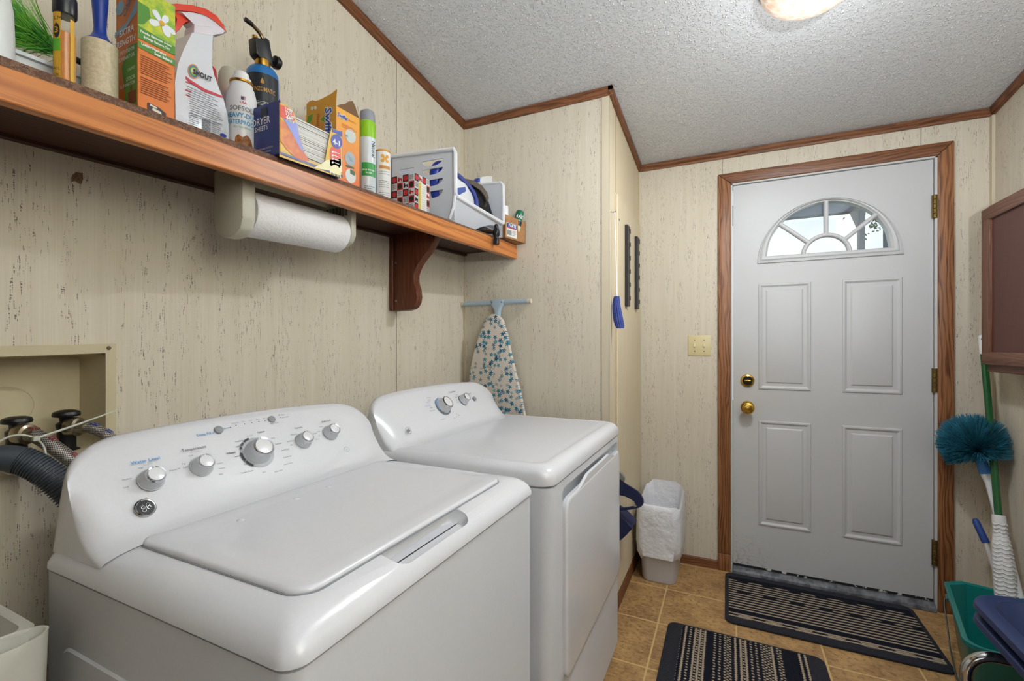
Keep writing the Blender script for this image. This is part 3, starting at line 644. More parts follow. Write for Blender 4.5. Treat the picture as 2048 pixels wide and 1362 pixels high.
for off, x in ((0, DX-.002), (0, DX+.008), (.003, DX+.011), (.010, DX+.012)):
    R.append([Vector((x, u, v)) for u, v in rrect(1.146+off, 1.798-off, .312+off, .792-off, .034, 7)])
mb.loft(R); dd = part('door', mb, ENA, DR)
mb = MB(); R = []
n = 16
for i in range(n+1):
    y = 1.268+(1.70-1.268)*i/n; h = .020*min(1, min(i, n-i)/3.0); R.append([Vector((DX+.001, y, .786)), Vector((DX+.011, y, .786)), Vector((DX+.0115, y, .7905+h)), Vector((DX+.004, y, .7925+h)), Vector((DX+.001, y, .790+h))])
mb.loft(R); part('door_handle', mb, ENA, dd)
knob(DR, (.2553, 1.3874, .9805), .0285, .026, 'main_dial', .036); knob(DR, (.2496+.001, 1.535, .9865), .0203, .021, 'knob', .0235)
dp = lambda y, z: Vector((.24-.034+(1.04-z)/.125*.095+.004, y, z))
part('button', MB().lathe([(.0095, 0), (.009, .003), (0, .0045)], Vector((.2531, 1.6188, .9832)), 24, CONM), GRY, DR)
blue, ink, lite = MB(), MB(), MB()
def wd(mb, s, y, z, size, b=0): write(mb, s, size, facef(dp(y, z)), 'CENTER', bold=b)
wd(blue, 'Sensor Dry', 1.305, .989, .007); wd(ink, 'Temperature', 1.495, 1.019, .0085, .01); wd(ink, 'Start', 1.606, 1.002, .0085, .01); wd(lite, 'Cottons', 1.335, 1.013, .0075)
for s, y, z in (('More Dry', 1.32, 1.0), ('Less Dry', 1.33, 1.006), ('Damp', 1.318, .981), ('Mixed Loads', 1.312, .972), ('Timed Dry', 1.34, .940), ('Fluff', 1.445, .939), ('60', 1.41, .934), ('40', 1.425, .936), ('20', 1.437, .945), ('High', 1.512, 1.006), ('Medium', 1.498, .999), ('Low', 1.49, .989), ('Extra Low', 1.495, .981)):
    wd(ink, s, y, z, .0058)
f = facef(Vector((.2553, 1.3874, .9805))+NRM*.001)
for mbx, segs in ((blue, ((105, 130), (133, 165), (168, 195))), (ink, ((200, 220), (224, 240), (244, 258), (262, 275), (279, 292), (296, 310), (314, 326)))):
    for a0, a1 in segs:
        P = [(.0355*math.cos(math.radians(a0+(a1-a0)*i/6)), .0355*math.sin(math.radians(a0+(a1-a0)*i/6))) for i in range(7)]
        Q = [(.0315*math.cos(math.radians(a0+(a1-a0)*i/6)), .0315*math.sin(math.radians(a0+(a1-a0)*i/6))) for i in range(6, -1, -1)]; disc(mbx, f, P+Q)
c = Vector((.2894+.002, 1.1337+.01, .9355)); f = facef(c)
for i in range(24):
    a, b = 2*math.pi*i/24, 2*math.pi*(i+1)/24; disc(lite, f, [(.012*math.cos(a), .012*math.sin(a)), (.012*math.cos(b), .012*math.sin(b)), (.0105*math.cos(b), .0105*math.sin(b)), (.0105*math.cos(a), .0105*math.sin(a))])
part('blue_lettering', blue, BLU, DR, 'blue console lettering'); part('lettering', ink, INK, DR); part('pale_lettering', lite, INKL, DR, 'grey console lettering')
mb = MB(); script_ge(mb, c, .0105, UPC, .0008); part('badge_letters', mb, INKL, DR)
for q in [(0.74, 0.77, 1.08, 1.11), (0.74, 0.77, 1.79, 1.82), (0.19, 0.22, 1.08, 1.11), (0.19, 0.22, 1.79, 1.82)]: part('foot', MB().box(*q, 0, .03), BLK, DR)
# ---------------------------------------------------------------- washer outlet box, valves and hoses
OB = thing('washer_outlet_box', 'cream plastic washer outlet box set into the left wall', 'outlet box', (0, .32, .98))
CRM = M('#c4b898', .45); sh = lambda mb: mb.shear(.03, .5)
mb = MB(); mb.plate(.10, .5188, .966, 1.2036, [(.145, .5006, .990, 1.1842)], .006, lambda u, v, w: Vector((.007-w, u, v)), .5); sh(mb); part('flange', mb, CRM, OB)
mb = MB(); R = []
for x, d in ((.002, 0), (-.088, .006)): R.append([Vector((x, u, v)) for u, v in rrect(.145+d, .5006-d, .988+d, 1.1842-d, .012, 4)])
mb.loft(R, cap0=False); sh(mb); part('recess', mb, CRM, OB)
mb = MB(); mb.box(-.086, .006, .15, .498, .975, .9905, .003, 1); sh(mb); part('ledge', mb, CRM, OB)
mb = MB(); c = at(2, 815, x=-.08)
mb.tube([c+Vector((0, .047*math.cos(a), .040*math.sin(a))) for a in [2*math.pi*i/32 for i in range(33)]], .0007, 6); part('moulded_ring', mb, CRM, OB)
mb = MB()
for i, s in enumerate(('WASHING MACHINE', 'OUTLET BOX', 'TO BE USED')): write(mb, s, .009, plane_f((-.0875, .30, 1.160-i*.013), (0, 1, .03), (0, 0, 1), .0012))
part('moulded_lettering', mb, CRM, OB)
p = at(218, 696, x=.008); part('screw', MB().lathe([(.004, 0), (.0035, .0015), (0, .002)], p, 10, Matrix.Rotation(math.pi/2, 4, 'Y')), M('#6a6350', .4, .7), OB)
BRS = mat_hose()
def valve(y, zoff, lab):
    b = .9895+zoff
    v = part('valve', MB().lathe([(.021, 0), (.021, .004), (.015, .007), (.0145, .045), (.016, .05), (.016, .056), (.011, .06)], (-.02, y, b), 24), BLK, OB, lab)
    part('valve_handle', MB().lathe([(.010, .056), (.011, .068), (.021, .071), (.022, .075), (.020, .080), (.012, .083), (0, .084)], (-.02, y, b), 24), BLK, v)
valve(.4477, -.003, 'black right-hand valve'); valve(.3765, -.006, 'black left-hand valve')
def hose(name, lab, pts, r, flecks, hexc):
    h = thing(name, lab, 'hose', pts[0]); P = bez(pts, 10); part('braid', MB().tube(P, r, 14), BRS, h)
    d = (Vector(pts[1])-Vector(pts[0])).normalized(); q = Vector((0, 0, 1)).rotation_difference(d).to_matrix().to_4x4()
    part('coupling', MB().lathe([(.010, -.012), (.0185, -.010), (.0195, 0), (.0185, .008), (.014, .010), (.013, .022), (.0105, .026)], Vector(pts[0]), 24, q), M('#b0a48f', .25, .9), h)
    mb = MB()
    for k in flecks:
        p = P[k]; t_ = (P[k+1]-P[k-1]).normalized(); s_ = t_.cross(Vector((0, 0, 1))).normalized(); u_ = s_.cross(t_)
        for a in (-.3, .5): 
            e = (s_*math.sin(a)*-1+u_*math.cos(a)); e = Vector((abs(e.x)+.2, e.y, e.z)).normalized(); mb.tube([p+e*(r+.0003)-t_*.006, p+e*(r+.0003)+t_*.006], .0013, 6)
    part('colour_flecks', mb, M(hexc, .6), h); return h
hose('cold_water_hose', 'braided steel hose with blue flecks curving from right valve behind the washer', [(-.002, .4535, 1.036), (.014, .4625, 1.036), (.035, .477, 1.027), (.06, .496, 1.002), (.09, .520, .965), (.11, .54, .90), (.12, .55, .6)], .0105, (6, 16, 24, 32), '#3d4f9a')
hose('hot_water_hose', 'braided steel hose with red flecks curving from left valve behind the washer', [(.004, .379, 1.035), (.022, .386, 1.034), (.05, .402, 1.012), (.085, .43, .968), (.11, .452, .92), (.13, .47, .86), (.14, .48, .6)], .0125, (8, 18, 26, 33, 40), '#a23a44')
dh = thing('drain_hose', 'dark grey ribbed drain hose arching down behind the washer', 'hose', (.05, .34, 1.0)); P = bez([(.032, .20, .93), (.034, .27, .985), (.058, .335, 1.006), (.09, .375, .978), (.12, .405, .925), (.145, .430, .865), (.165, .445, .79), (.168, .45, .6)], 80)
rs = [.0235 if i > 190 and i % 6 < 3 else (.0205 if i > 190 else .0220) for i in range(len(P))]; part('corrugated_pipe', MB().tube(P, rs, 18), M('#3d444d', .5), dh)
zt_ = thing('cable_tie', 'translucent white cable tie holding the hoses with its loose end sticking out', 'cable tie', (.04, .37, 1.03))
TRL = M('#c9cbbf', .3)
mb = MB(); c = Vector((.05, .358, 1.006)); mb.tube([c+Vector((.012*math.cos(a)-.01*math.sin(a), .030*math.cos(a), .034*math.sin(a))) for a in [2*math.pi*i/28 for i in range(29)]], .0018, 6); part('loop', mb, TRL, zt_)
e = at(238, 819, x=.085); q = at(72, 877, x=.075); part('tail', MB().tube([q, (q+e)/2+Vector((0, 0, -.001)), e], [.0022, .002, .0012], 6), TRL, zt_); part('head', MB().box(q.x-.005, q.x+.005, q.y-.005, q.y+.004, q.z-.004, q.z+.004, .001, 1), TRL, zt_)
# white utility bin at the near left of the washer
UB = thing('utility_bin', 'off-white plastic bin with a rolled spout standing left of the washer', 'bin', (.16, .20, 0)); OW = M('#d9d8cf', .4)
mb = MB(); zt0 = .798
R = []
for d, z in ((.03, 0), (.0, zt0-.02), (-.008, zt0-.015), (-.008, zt0), (.004, zt0), (.034, .02)): R.append([Vector((u, v, z)) for u, v in rrect(.02+d, .292-d, -.05+d, .292-d, .02, 5)])
mb.loft(R); part('body', mb, OW, UB)
mb = MB(); R = []
for k, z in ((.8, .52), (1, .79), (1.02, .80), (.95, .80), (.90, .785), (.7, .56)): R.append([Vector((.312+.026*k*math.cos(a), .258+.046*k*math.sin(a), z)) for a in [2*math.pi*i/32 for i in range(32)]])
mb.loft(R); part('spout', mb, OW, UB)
# ================================================================ shelf on the left wall and everything on it
SL = .047
BT = lambda y: 1.596+SL*(y-.263)          # top of the shelf board, which rises slightly towards the corner
zt = lambda y: BT(y)+.0015
FAS = mat_wood('orange_stained_pine', '#cf8442', '#9a5423', 1, .35, .45, .5); DKW = mat_wood('dark_stained_wood', '#4a2a1c', '#2c1710', 1, .5); BRKW = mat_wood('red_brown_wood', '#6d3a22', '#3f1e11', 2, .38)
CHIP = mat_chip()
SH = thing('shelf', 'long orange-brown wooden shelf on the left wall with a scrolled bracket', 'shelf', (0, 1.0, 1.6))
ya, yb = -.35, YC-.005
mb = MB(); R = []
for y in (ya, yb): R.append([Vector((.0012, y, BT(y)-.014)), Vector((.291, y, BT(y)-.014)), Vector((.291, y, BT(y))), Vector((.0012, y, BT(y)))])
mb.loft(R); part('board', mb, CHIP, SH)
mb = MB(); R = []
for y in (ya, yb):
    b = 1.5345+.0435*(y-.263); t_ = 1.5826+.0523*(y-.263); R.append([Vector((.272, y, b)), Vector((.292, y, b)), Vector((.2935, y, b+.002)), Vector((.2935, y, t_-.002)), Vector((.2915, y, t_)), Vector((.272, y, t_))])
mb.loft(R); part('front_board', mb, FAS, SH)
mb = MB(); R = []
for y in (ya, yb):
    b = 1.578+.0436*(y-.3486); R.append([Vector((.0012, y, b-.004)), Vector((.02, y, b-.004)), Vector((.02, y, BT(y)-.014)), Vector((.0012, y, BT(y)-.014))])
mb.loft(R); part('wall_cleat', mb, DKW, SH)
mb = MB(); R = []
for y in (ya, yb): R.append([Vector((.02, y, BT(y)-.020)), Vector((.272, y, BT(y)-.020)), Vector((.272, y, BT(y)-.014)), Vector((.02, y, BT(y)-.014))])
mb.loft(R); part('underside', mb, DKW, SH)
by = 1.4015
prof = [(.0, 1.345), (.0, 1.643), (.245, 1.643), (.243, 1.617), (.232, 1.594), (.214, 1.570), (.190, 1.549), (.165, 1.530), (.140, 1.508), (.120, 1.487), (.112, 1.468), (.112, 1.450), (.120, 1.432), (.130, 1.410), (.135, 1.388), (.131, 1.366), (.118, 1.348), (.100, 1.339), (.07, 1.335), (.04, 1.335), (.0, 1.335)]
mb = MB(); pp = [(x*.82+.018, z) for x, z in prof[:1]]+[(x*.82+.018, z) for x, z in prof[1:]]
mb.prism(pp, by, by+.036, XZ, .003, 2); br = part('bracket', mb, BRKW, SH)
part('bracket_backplate', MB().box(.0012, .0185, by-.008, by+.042, 1.335, 1.643, .002, 1), BRKW, SH)
for z in (1.372, 1.520): part('screw', MB().lathe([(.005, 0), (.0045, .0015), (.002, .001), (0, .001)], (.045 if z < 0 else .030, by, z), 14, RX), M('#8f877b', .3, .9), br)
# ---- paper towel holder
PH = thing('paper_towel_holder', 'beige plastic paper towel holder screwed under the shelf', 'towel holder', (.18, .83, 1.59))
BGE = M('#b9b7a8', .4)
zu = lambda y: BT(y)-.020
yl0, yl1, yr0, yr1 = .640, .672, .955, .975
mb = MB(); mb.prism([(.142, zu(.81)), (.142, 1.485), (.150, 1.462), (.170, 1.449), (.192, 1.446), (.214, 1.449), (.234, 1.462), (.242, 1.485), (.242, zu(.81))], yl0, yl1, XZ, .005, 2)
mb.shear(SL, .81-.0); 
for v in mb.bm.verts: v.co.z += 0
part('arm', mb, BGE, PH)
mb = MB(); mb.prism([(.142, zu(.81)), (.142, 1.50), (.152, 1.482), (.170, 1.472), (.192, 1.469), (.214, 1.472), (.232, 1.482), (.242, 1.50), (.242, zu(.81))], yr0, yr1, XZ, .004, 2); mb.shear(SL, .81); part('arm', mb, BGE, PH)
mb = MB(); mb.box(.142, .242, yl1-.002, yr0+.002, zu(.81)-.012, zu(.81), .002, 1); mb.shear(SL, .81); part('mounting_bar', mb, BGE, PH)
for y in (.72, .87): part('screw', MB().lathe([(.005, 0), (.004, -.001), (0, -.001)], (.20, y, zu(y)-.012), 12), M('#7d796b', .4, .5), PH)
mb = MB()
for i in range(7): mb.box(.150+i*.012, .155+i*.012, yr0-.004, yr0, zu(.96)-.045, zu(.96)-.020)
part('ratchet_teeth', mb, M('#6e6c60', .6), PH)
TR = thing('paper_towel_roll', 'white paper towel roll hanging in the holder under the shelf', 'paper towel', (.192, .81, 1.50))
RY = Matrix.Rotation(math.radians(-90), 4, 'X')
def rol(r0, r1): return [(r0, .676), (r1, .676), (r1, .953), (r0, .953)]
t = NT('paper_towel'); o_ = t.tc.outputs['Object']; n1 = t.noise(o_, 140, 2); t.col(t.mix(n1, '#dedde0', '#e9e8ea')); t.rough(.9); t.bump(n1, .5, .003)
mb = MB(); R = []
for y in (.677, .680, .950, .953):
    rr = .052 if .678 < y < .952 else .050; R.append([Vector((.192+rr*math.cos(a), y, 1.508+SL*(y-.81)+rr*math.sin(a))) for a in [2*math.pi*i/40 for i in range(40)]])
mb.loft(R); part('paper', mb, t.m, TR)
mb = MB(); R = []
for y in (.6735, .9545): R.append([Vector((.192+.019*math.cos(a), y, 1.508+SL*(y-.81)+.019*math.sin(a))) for a in [2*math.pi*i/24 for i in range(24)]])
mb.loft(R); part('cardboard_core', mb, M('#a88c66', .8), TR)
# ---------------------------------------------------------------- helpers for the things on the shelf
YUP = (0, 1, SL)
def on_shelf(name, label, cat, x, y, group=None): return thing(name, label, cat, (x, y, zt(y)), group)
def pxz(pts, x): return [(p.y, p.z) for p in (at(a, b, x=x) for a, b in pts)]
def flat(mb, pts, x, t_=.0004):
    q = pxz(pts, x); mb.face([Vector((x+t_, a, b)) for a, b in q])
def say(mb, s, px, py, hpx, x, al='LEFT', rot=None, lift=.0008, up=(0, 0, 1), right=YUP, **k):
    """lettering on a face parallel to the left wall"""
    o = at(px, py, x=x); d = (o-CAMP).dot(Vector((-sT, cT, 0))); write(mb, s, hpx*d/FPX*1.38, plane_f(o, right, up, lift), al, **k)
def sayy(mb, s, px, py, hpx, y, al='LEFT', lift=.0008, **k):
    """lettering on a face that looks back along the room"""
    o = at(px, py, y=y); d = (o-CAMP).dot(Vector((-sT, cT, 0))); write(mb, s, hpx*d/FPX*1.38, plane_f(o, (1, 0, 0), (0, 0, 1), lift), al, **k)
def wrap(c, R, a0, z0, lift=.0006):
    """map flat lettering round a can; a0 = heading of its middle (0 = +x, turning towards +y)"""
    return lambda u, v: Vector((c[0]+(R+lift)*math.cos(a0+u/R), c[1]+(R+lift)*math.sin(a0+u/R), z0+v))
def band(mb, c, R, z0, z1, a0=0, a1=2*math.pi, lift=.0004, n=24):
    for i in range(n):
        p, q = a0+(a1-a0)*i/n, a0+(a1-a0)*(i+1)/n
        mb.face([Vector((c[0]+(R+lift)*math.cos(p), c[1]+(R+lift)*math.sin(p), z0)), Vector((c[0]+(R+lift)*math.cos(q), c[1]+(R+lift)*math.sin(q), z0)), Vector((c[0]+(R+lift)*math.cos(q), c[1]+(R+lift)*math.sin(q), z1)), Vector((c[0]+(R+lift)*math.cos(p), c[1]+(R+lift)*math.sin(p), z1))])
def lines(mb, f, x0, x1, ys, h, rnd, ragged=True):
    """rows of fine print as short dark dashes"""
    for y in ys:
        x = x0; e = x1-(rnd.uniform(0, .25)*(x1-x0) if ragged else 0)
        while x < e:
            w_ = rnd.uniform(2, 5)*h; mb.face([f(a, b) for a, b in ((x, y), (min(x+w_, e), y), (min(x+w_, e), y+h), (x, y+h))]); x += w_+h*.8
def cfill(mb, f, pts, n=14):
    """fill an outline in narrow columns so that it follows a curved face"""
    us = [p[0] for p in pts]; u0, u1 = min(us), max(us)
    def rng(u):
        ys = []
        for (a, b), (c, d) in zip(pts, pts[1:]+pts[:1]):
            if (a-u)*(c-u) <= 0 and a != c: ys.append(b+(d-b)*(u-a)/(c-a))
        return (min(ys), max(ys)) if ys else (0, 0)
    for i in range(n):
        a, b = u0+(u1-u0)*(i+.02)/n, u0+(u1-u0)*(i+.98)/n; (p, q), (r, s_) = rng(a), rng(b); mb.face([f(a, p), f(b, r), f(b, s_), f(a, q)])
WHT = M('#e3e4e6', .35); WHITE = M('#eceded', .5); INKK = M('#26262a', .6); RED = M('#c4262e', .5)
rnd = random.Random(11)
# 1 white bottle at the left edge of the picture
o = on_shelf('bleach_bottle', 'tall plain white plastic bottle at the very left end of the shelf in view', 'bottle', .19, .274)
part('bottle_body', MB().lathe([(.030, 0), (.034, .004), (.034, .07), (.0325, .11), (.026, .15), (.017, .178), (.013, .19), (.013, .205)], (.19, .274, zt(.274)), 32), M('#dfe3e4', .35), o)
part('cap', MB().lathe([(.016, .20), (.016, .225), (.014, .229), (0, .229)], (.19, .274, zt(.274)), 24), M('#dfe3e4', .35), o)
# 2 white tray + 3 green duster
ty0, ty1 = .298, .545
o = on_shelf('storage_tray', 'low white plastic tray holding the green duster behind oil bottle', 'tray', .12, .42)
mb = MB(); R = []
for d, z in ((.010, 0), (.002, .060), (-.004, .061), (-.004, .067), (.004, .067), (.014, .004)): R.append([Vector((u, v, zt(.42)+z)) for u, v in rrect(.05+d, .172-d, ty0+d, ty1-d, .018, 5)])
mb.loft(R); mb.shear(SL, .42); part('tray_shell', mb, M('#d3dadf', .3), o)
o = thing('feather_duster', 'bright green fluffy duster with black handle lying in the white tray', 'duster', (.11, .42, zt(.42)+.07))
mb = MB(); mb.tube([(.110, .352, 1.727), (.115, .385, 1.722), (.122, .43, 1.716), (.128, .50, 1.706)], [.006, .006, .0055, .0055], 10); mb.tube([(.108, .345, 1.736), (.111, .372, 1.7225)], [.009, .007], 10); part('handle', mb, BLK, o)
mb = MB(); r2 = random.Random(5); tip = Vector((.112, .388, 1.726))
for i in range(620):
    a = r2.uniform(0, 6.28); el = r2.gauss(.0, .42); d = Vector((math.sin(el)*math.cos(a), -abs(math.cos(el)), math.sin(el)*math.sin(a)+.28)).normalized()
    L_ = r2.uniform(.05, .125); p0 = tip+Vector((r2.gauss(0, .004), -r2.uniform(0, .03), r2.gauss(0, .006))); sag = r2.uniform(-.012, .014); side = Vector((r2.gauss(0, .006), 0, r2.gauss(0, .006)))
    mb.tube([p0, p0+d*L_*.5+side, p0+d*L_+Vector((0, 0, -sag))+side*1.6], [.0006, .0005, .0002], 3, False)
part('fibres', mb, mat_tex('green_fibres', '#86cf3c', '#45a338', 25, .6, .1), o, kind='stuff')
# 4 oil bottle
c = (.22, .3569); z = zt(.3569)
o = on_shelf('oil_bottle', 'slim clear bottle of amber oil with black cap and yellow label', 'bottle', *c)
GL = M('#e2dcc6', .12, alpha=.12); part('glass_body', MB().lathe([(.0133, 0), (.0138, .002), (.0138, .112), (.0125, .122), (.0115, .130)], (*c, z), 32), GL, o)
part('amber_oil', MB().lathe([(.0130, .002), (.0130, .100), (0, .1005)], (*c, z), 28), M('#cf7f14', .12, spec=.6), o)
part('cap', MB().lathe([(.0142, .130), (.0150, .132), (.0150, .158), (.0140, .161), (0, .161)], (*c, z), 32), M('#1d1f28', .3), o)
mb = MB(); band(mb, c, .0139, z+.004, z+.128, math.radians(-95), math.radians(-40)); band(mb, c, .0139, z+.004, z+.122, math.radians(5), math.radians(30)); part('yellow_label', mb, M('#d8a628', .45), o)
mb = MB(); f = wrap(c, .0139, math.radians(-62), z+.098, .0008)
for k in range(12):
    a, b = 2*math.pi*k/12, 2*math.pi*(k+1)/12; mb.face([f(0, 0), f(.0045*math.cos(a), .012*math.sin(a)), f(.0045*math.cos(b), .012*math.sin(b))])
for i, s_ in enumerate(('ALL', 'OIL')): write(mb, s_, .006, wrap(c, .0139, math.radians(-62), z+.036-i*.010, .0008), 'CENTER')
write(mb, 'LM', .009, wrap(c, .0139, math.radians(-55), z+.115, .0008), 'CENTER'); part('black_print', mb, INKK, o)
mb = MB(); band(mb, c, .0139, z+.066, z+.086, math.radians(-90), math.radians(-42), .0007); part('green_band', mb, M('#5db52c', .5), o)
mb = MB(); write(mb, '3', .014, wrap(c, .0139, math.radians(-62), z+.094, .0011), 'CENTER'); part('label_number', mb, M('#d8a628', .45), o)
# 5 lint roller
c = (.20, .4107); z = zt(c[1])
o = on_shelf('lint_roller', 'lint roller standing on its cream paper roll with a blue handle', 'lint roller', *c)
t = NT('lint_paper'); n1 = t.noise(t.tc.outputs['Object'], 180, 3); t.col(t.mix(t.step(n1, .4, .6), '#cfc3a8', '#c2b598')); t.rough(.8); t.bump(n1, .3, .001)
part('paper_roll', MB().lathe([(.0235, 0), (.0245, .001), (.0245, .118), (.0235, .119), (.018, .1185)], (*c, z), 40), t.m, o)
part('handle', MB().lathe([(.019, .1185), (.0205, .121), (.0185, .124), (.0125, .130), (.0092, .139), (.0086, .148), (.0098, .168), (.0112, .188), (.0118, .21), (.0115, .235), (.009, .246), (0, .249)], (*c, z), 32), M('#1f3f9d', .35), o)
# 6 orange carpet-odour box
x0, x1, y0, y1 = .178, .250, .443, .503; z = zt(.47); H = .228
o = on_shelf('carpet_powder_box', 'tall orange and green carpet powder box with a white flower', 'box', .215, .473)
mb = MB(); mb.box(x0, x1, y0, y1, z, z+H, .0012, 1); mb.shear(SL, .473); part('carton', mb, M('#d9772a', .45), o)
F = lambda u, v: Vector((x1+.0007, y0+u*(y1-y0), z+v*H+SL*(y0+u*(y1-y0)-.473)))
F2 = lambda k: (lambda u, v: F(u, v)+Vector((.0003*k, 0, 0)))
S_ = lambda u, v: Vector((x0+u*(x1-x0), y0-.0007, z+v*H+SL*(y0-.473)))
S2 = lambda k: (lambda u, v: S_(u, v)-Vector((0, .0003*k, 0)))
mb = MB(); disc(mb, F, [(0, .63), (1, .63), (1, 1), (0, 1)]); part('leaf_picture', mb, mat_tex('leafy_picture', '#c3c92e', '#7fae3a', 55, .5, 0), o)
mb = MB(); disc(mb, F2(1), [(0, .595), (1, .595), (1, .665), (0, .69)]); disc(mb, F2(1), [(0, .525), (1, .505), (1, .555), (0, .575)]); disc(mb, F2(1), [(0, .88), (.28, .87), (.33, .80), (.15, .72), (0, .70)])
disc(mb, S_, [(.45, .22), (.30, .42), (.60, .56), (1, .56), (1, .0), (.45, 0)]); part('green_panels', mb, M('#4f8a2d', .5), o)
mb = MB()
for k, (a, L_, w_) in enumerate(((205, .36, .10), (128, .36, .10), (62, .34, .09), (305, .36, .11), (345, .40, .09))):
    P = []
    for i in range(20):
        q = 2*math.pi*i/20; u, v = L_*.5+L_*.5*math.cos(q), w_*1.25*math.sin(q)*(.7+.3*math.cos(q)); aa = math.radians(a)
        P.append((.62+u*math.cos(aa)-v*math.sin(aa), .80+(u*math.sin(aa)+v*math.cos(aa))*.27))
    disc(mb, F2(2+k*.3), [(min(p[0], 1), min(p[1], .995)) for p in P])
part('flower', mb, M('#dfe6ee', .5), o); mb = MB(); disc(mb, F2(5), ellipse(.62, .80, .075, .021)); part('flower_centre', mb, M('#d9a51e', .5), o)
mb = MB()
W_ = lambda f, s_, u, v, size, m_, al='LEFT', **k: write(m_, s_, size, (lambda a, b: f(u+a/(y1-y0), v+b/H)), al, **k)
W_(F2(3), 'Powder Eliminates Odors', .06, .648, .0058, mb, bold=.03, squeeze=.82); W_(F2(3), '& Helps Remove Dirt', .14, .615, .0058, mb, bold=.03, squeeze=.82); W_(F2(3), 'Lasting Fragrance', .08, .553, .0066, mb, bold=.03, squeeze=.85); W_(F2(3), 'Stays Behind!', .42, .522, .0066, mb, bold=.03, squeeze=.85)
Ws = lambda s_, u, v, size, al='RIGHT', **k: write(mb, s_, size, (lambda a, b: S2(2)(u+a/(x1-x0), v+b/H)), al, **k)
Ws('EXTRA', .86, .665, .0155, bold=.02, shear=.15); Ws('STRENGTH', .93, .585, .0155, bold=.02, shear=.15); Ws('PET ODOR', .90, .515, .0095); Ws('ELIMINATOR', .90, .465, .0095); Ws('CARPET', .93, .365, .007); Ws('ODOR', .93, .29, .010); Ws('ELIMINATOR', .93, .25, .0085)
part('white_lettering', mb, WHITE, o)
mb = MB(); lines(mb, F2(2), .07, .93, [.47-.017*i for i in range(9)]+[.30-.017*i for i in range(8)], .0060, rnd); disc(mb, S2(1), [(.60, .10), (.96, .10), (.96, .20), (.78, .20), (.78, .25), (.70, .25), (.70, .20), (.60, .20)]); part('fine_print', mb, M('#7a3a14', .6), o)
mb = MB(); disc(mb, F2(2), [(.24, .045), (.72, .025), (.74, .09), (.55, .115), (.25, .125)]); part('product_picture', mb, M('#3a322f', .5), o); mb = MB(); disc(mb, F2(3), [(.36, .075), (.62, .065), (.60, .085), (.38, .098)]); disc(mb, F2(3), [(.30, .105), (.50, .098), (.48, .112), (.31, .118)]); part('product_picture_print', mb, M('#d9d2c4', .5), o)
mb = MB(); disc(mb, S_, [(.0, .72), (.55, .76), (1, .90), (1, .80), (.4, .70), (0, .69)]); disc(mb, S_, ellipse(.22, .90, .2, .055)); part('blue_swoosh', mb, M('#7fa6c4', .5), o)
mb = MB(); write(mb, 'OXI', .019, lambda a, b: S2(2)(.52+a/(x1-x0)*.8, .86+b/H+a*3), bold=.03); write(mb, 'CLEAN', .016, lambda a, b: S2(2)(.42+a/(x1-x0)*.75, .795+b/H+a*3), bold=.03); part('blue_lettering', mb, M('#3b5c86', .5), o)
# 7 stain-remover spray bottle
o = on_shelf('spray_bottle', 'white stain remover spray bottle with red-orange trigger top', 'spray bottle', .20, .57)
xs = .20
out = [(352, 246), (351, 215), (350, 165), (356, 128), (368, 98), (383, 68), (384, 64), (426, 70), (427, 76), (424, 100), (421, 128), (427, 152), (438, 176), (449, 200), (455, 228), (458, 262), (459, 285)]
q = pxz(out, xs); ybm = (q[0][0]+q[-1][0])/2; q[0] = (q[0][0], zt(q[0][0])); q[-1] = (q[-1][0], zt(q[-1][0]))
mb = MB(); mb.prism(q, xs-.052, xs, YZ, .011, 4); part('bottle_body', mb, M('#d5d9e2', .25, coat=.3), o)
mb = MB(); mb.prism(pxz([(385, 70), (386, 50), (425, 54), (426, 75)], xs-.012), xs-.044, xs-.008, YZ, .004, 2); part('neck_collar', mb, M('#d8d3dc', .3), o)
xh = xs-.012
mb = MB(); mb.prism(pxz([(355, 21), (378, 24), (410, 26), (436, 40), (455, 66), (444, 64), (432, 65), (427, 74), (388, 52), (383, 40), (372, 30)], xh), xh-.028, xh, YZ, .004, 2); part('spray_head', mb, M('#d8d3dc', .3), o)
ORG = M('#d9432b', .35)
mb = MB(); mb.prism(pxz([(335, 8), (352, 7), (385, 10), (412, 16), (434, 30), (447, 48), (456, 66), (446, 56), (432, 41), (412, 28), (388, 23), (362, 21), (335, 22)], xh+.002), xh-.030, xh+.002, YZ, .003, 2); part('shroud', mb, ORG, o)
mb = MB(); mb.prism(pxz([(345, 22), (362, 22), (384, 32), (387, 44), (372, 41), (366, 46), (362, 58), (350, 68), (345, 64), (353, 50), (358, 38)], xh-.004), xh-.020, xh-.006, YZ, .002, 2); part('trigger', mb, ORG, o)
LX = xs+.0005
mb = MB(); flat(mb, [(371, 152), (381, 160), (410, 178), (445, 192), (445, 196), (408, 184), (380, 166), (371, 157)], LX, .0006)
for a in ((371, 164, 14), (371, 180, 12), (372, 190, 10)): 
    for k in range(1): flat(mb, [(a[0], a[1]-2), (a[0]+a[2], a[1]+3), (a[0]+a[2], a[1]+5.5), (a[0], a[1]+.5)], LX, .0006)
part('red_stripe', mb, M('#c23a48', .5), o)
for rr, hx, dx_ in ((15, '#d08a2c', 0), (12.5, '#3f6fb5', .0002), (10, '#4fa04a', .0004), (7.5, '#e0d44a', .0006), (5, '#d9dde6', .0008)):
    mb = MB(); flat(mb, [(387+rr*.72*math.cos(a)+2*math.sin(a), 143+rr*math.sin(a)) for a in [2*math.pi*i/24 for i in range(24)]], LX, .0007+dx_); part('round_logo', mb, M(hx, .5), o)
mb = MB(); say(mb, 'SHOUT', 384, 147, 10, LX, lift=.0030, bold=.04, shear=.1, squeeze=.8); part('brand_lettering', mb, INKK, o)
mb = MB()
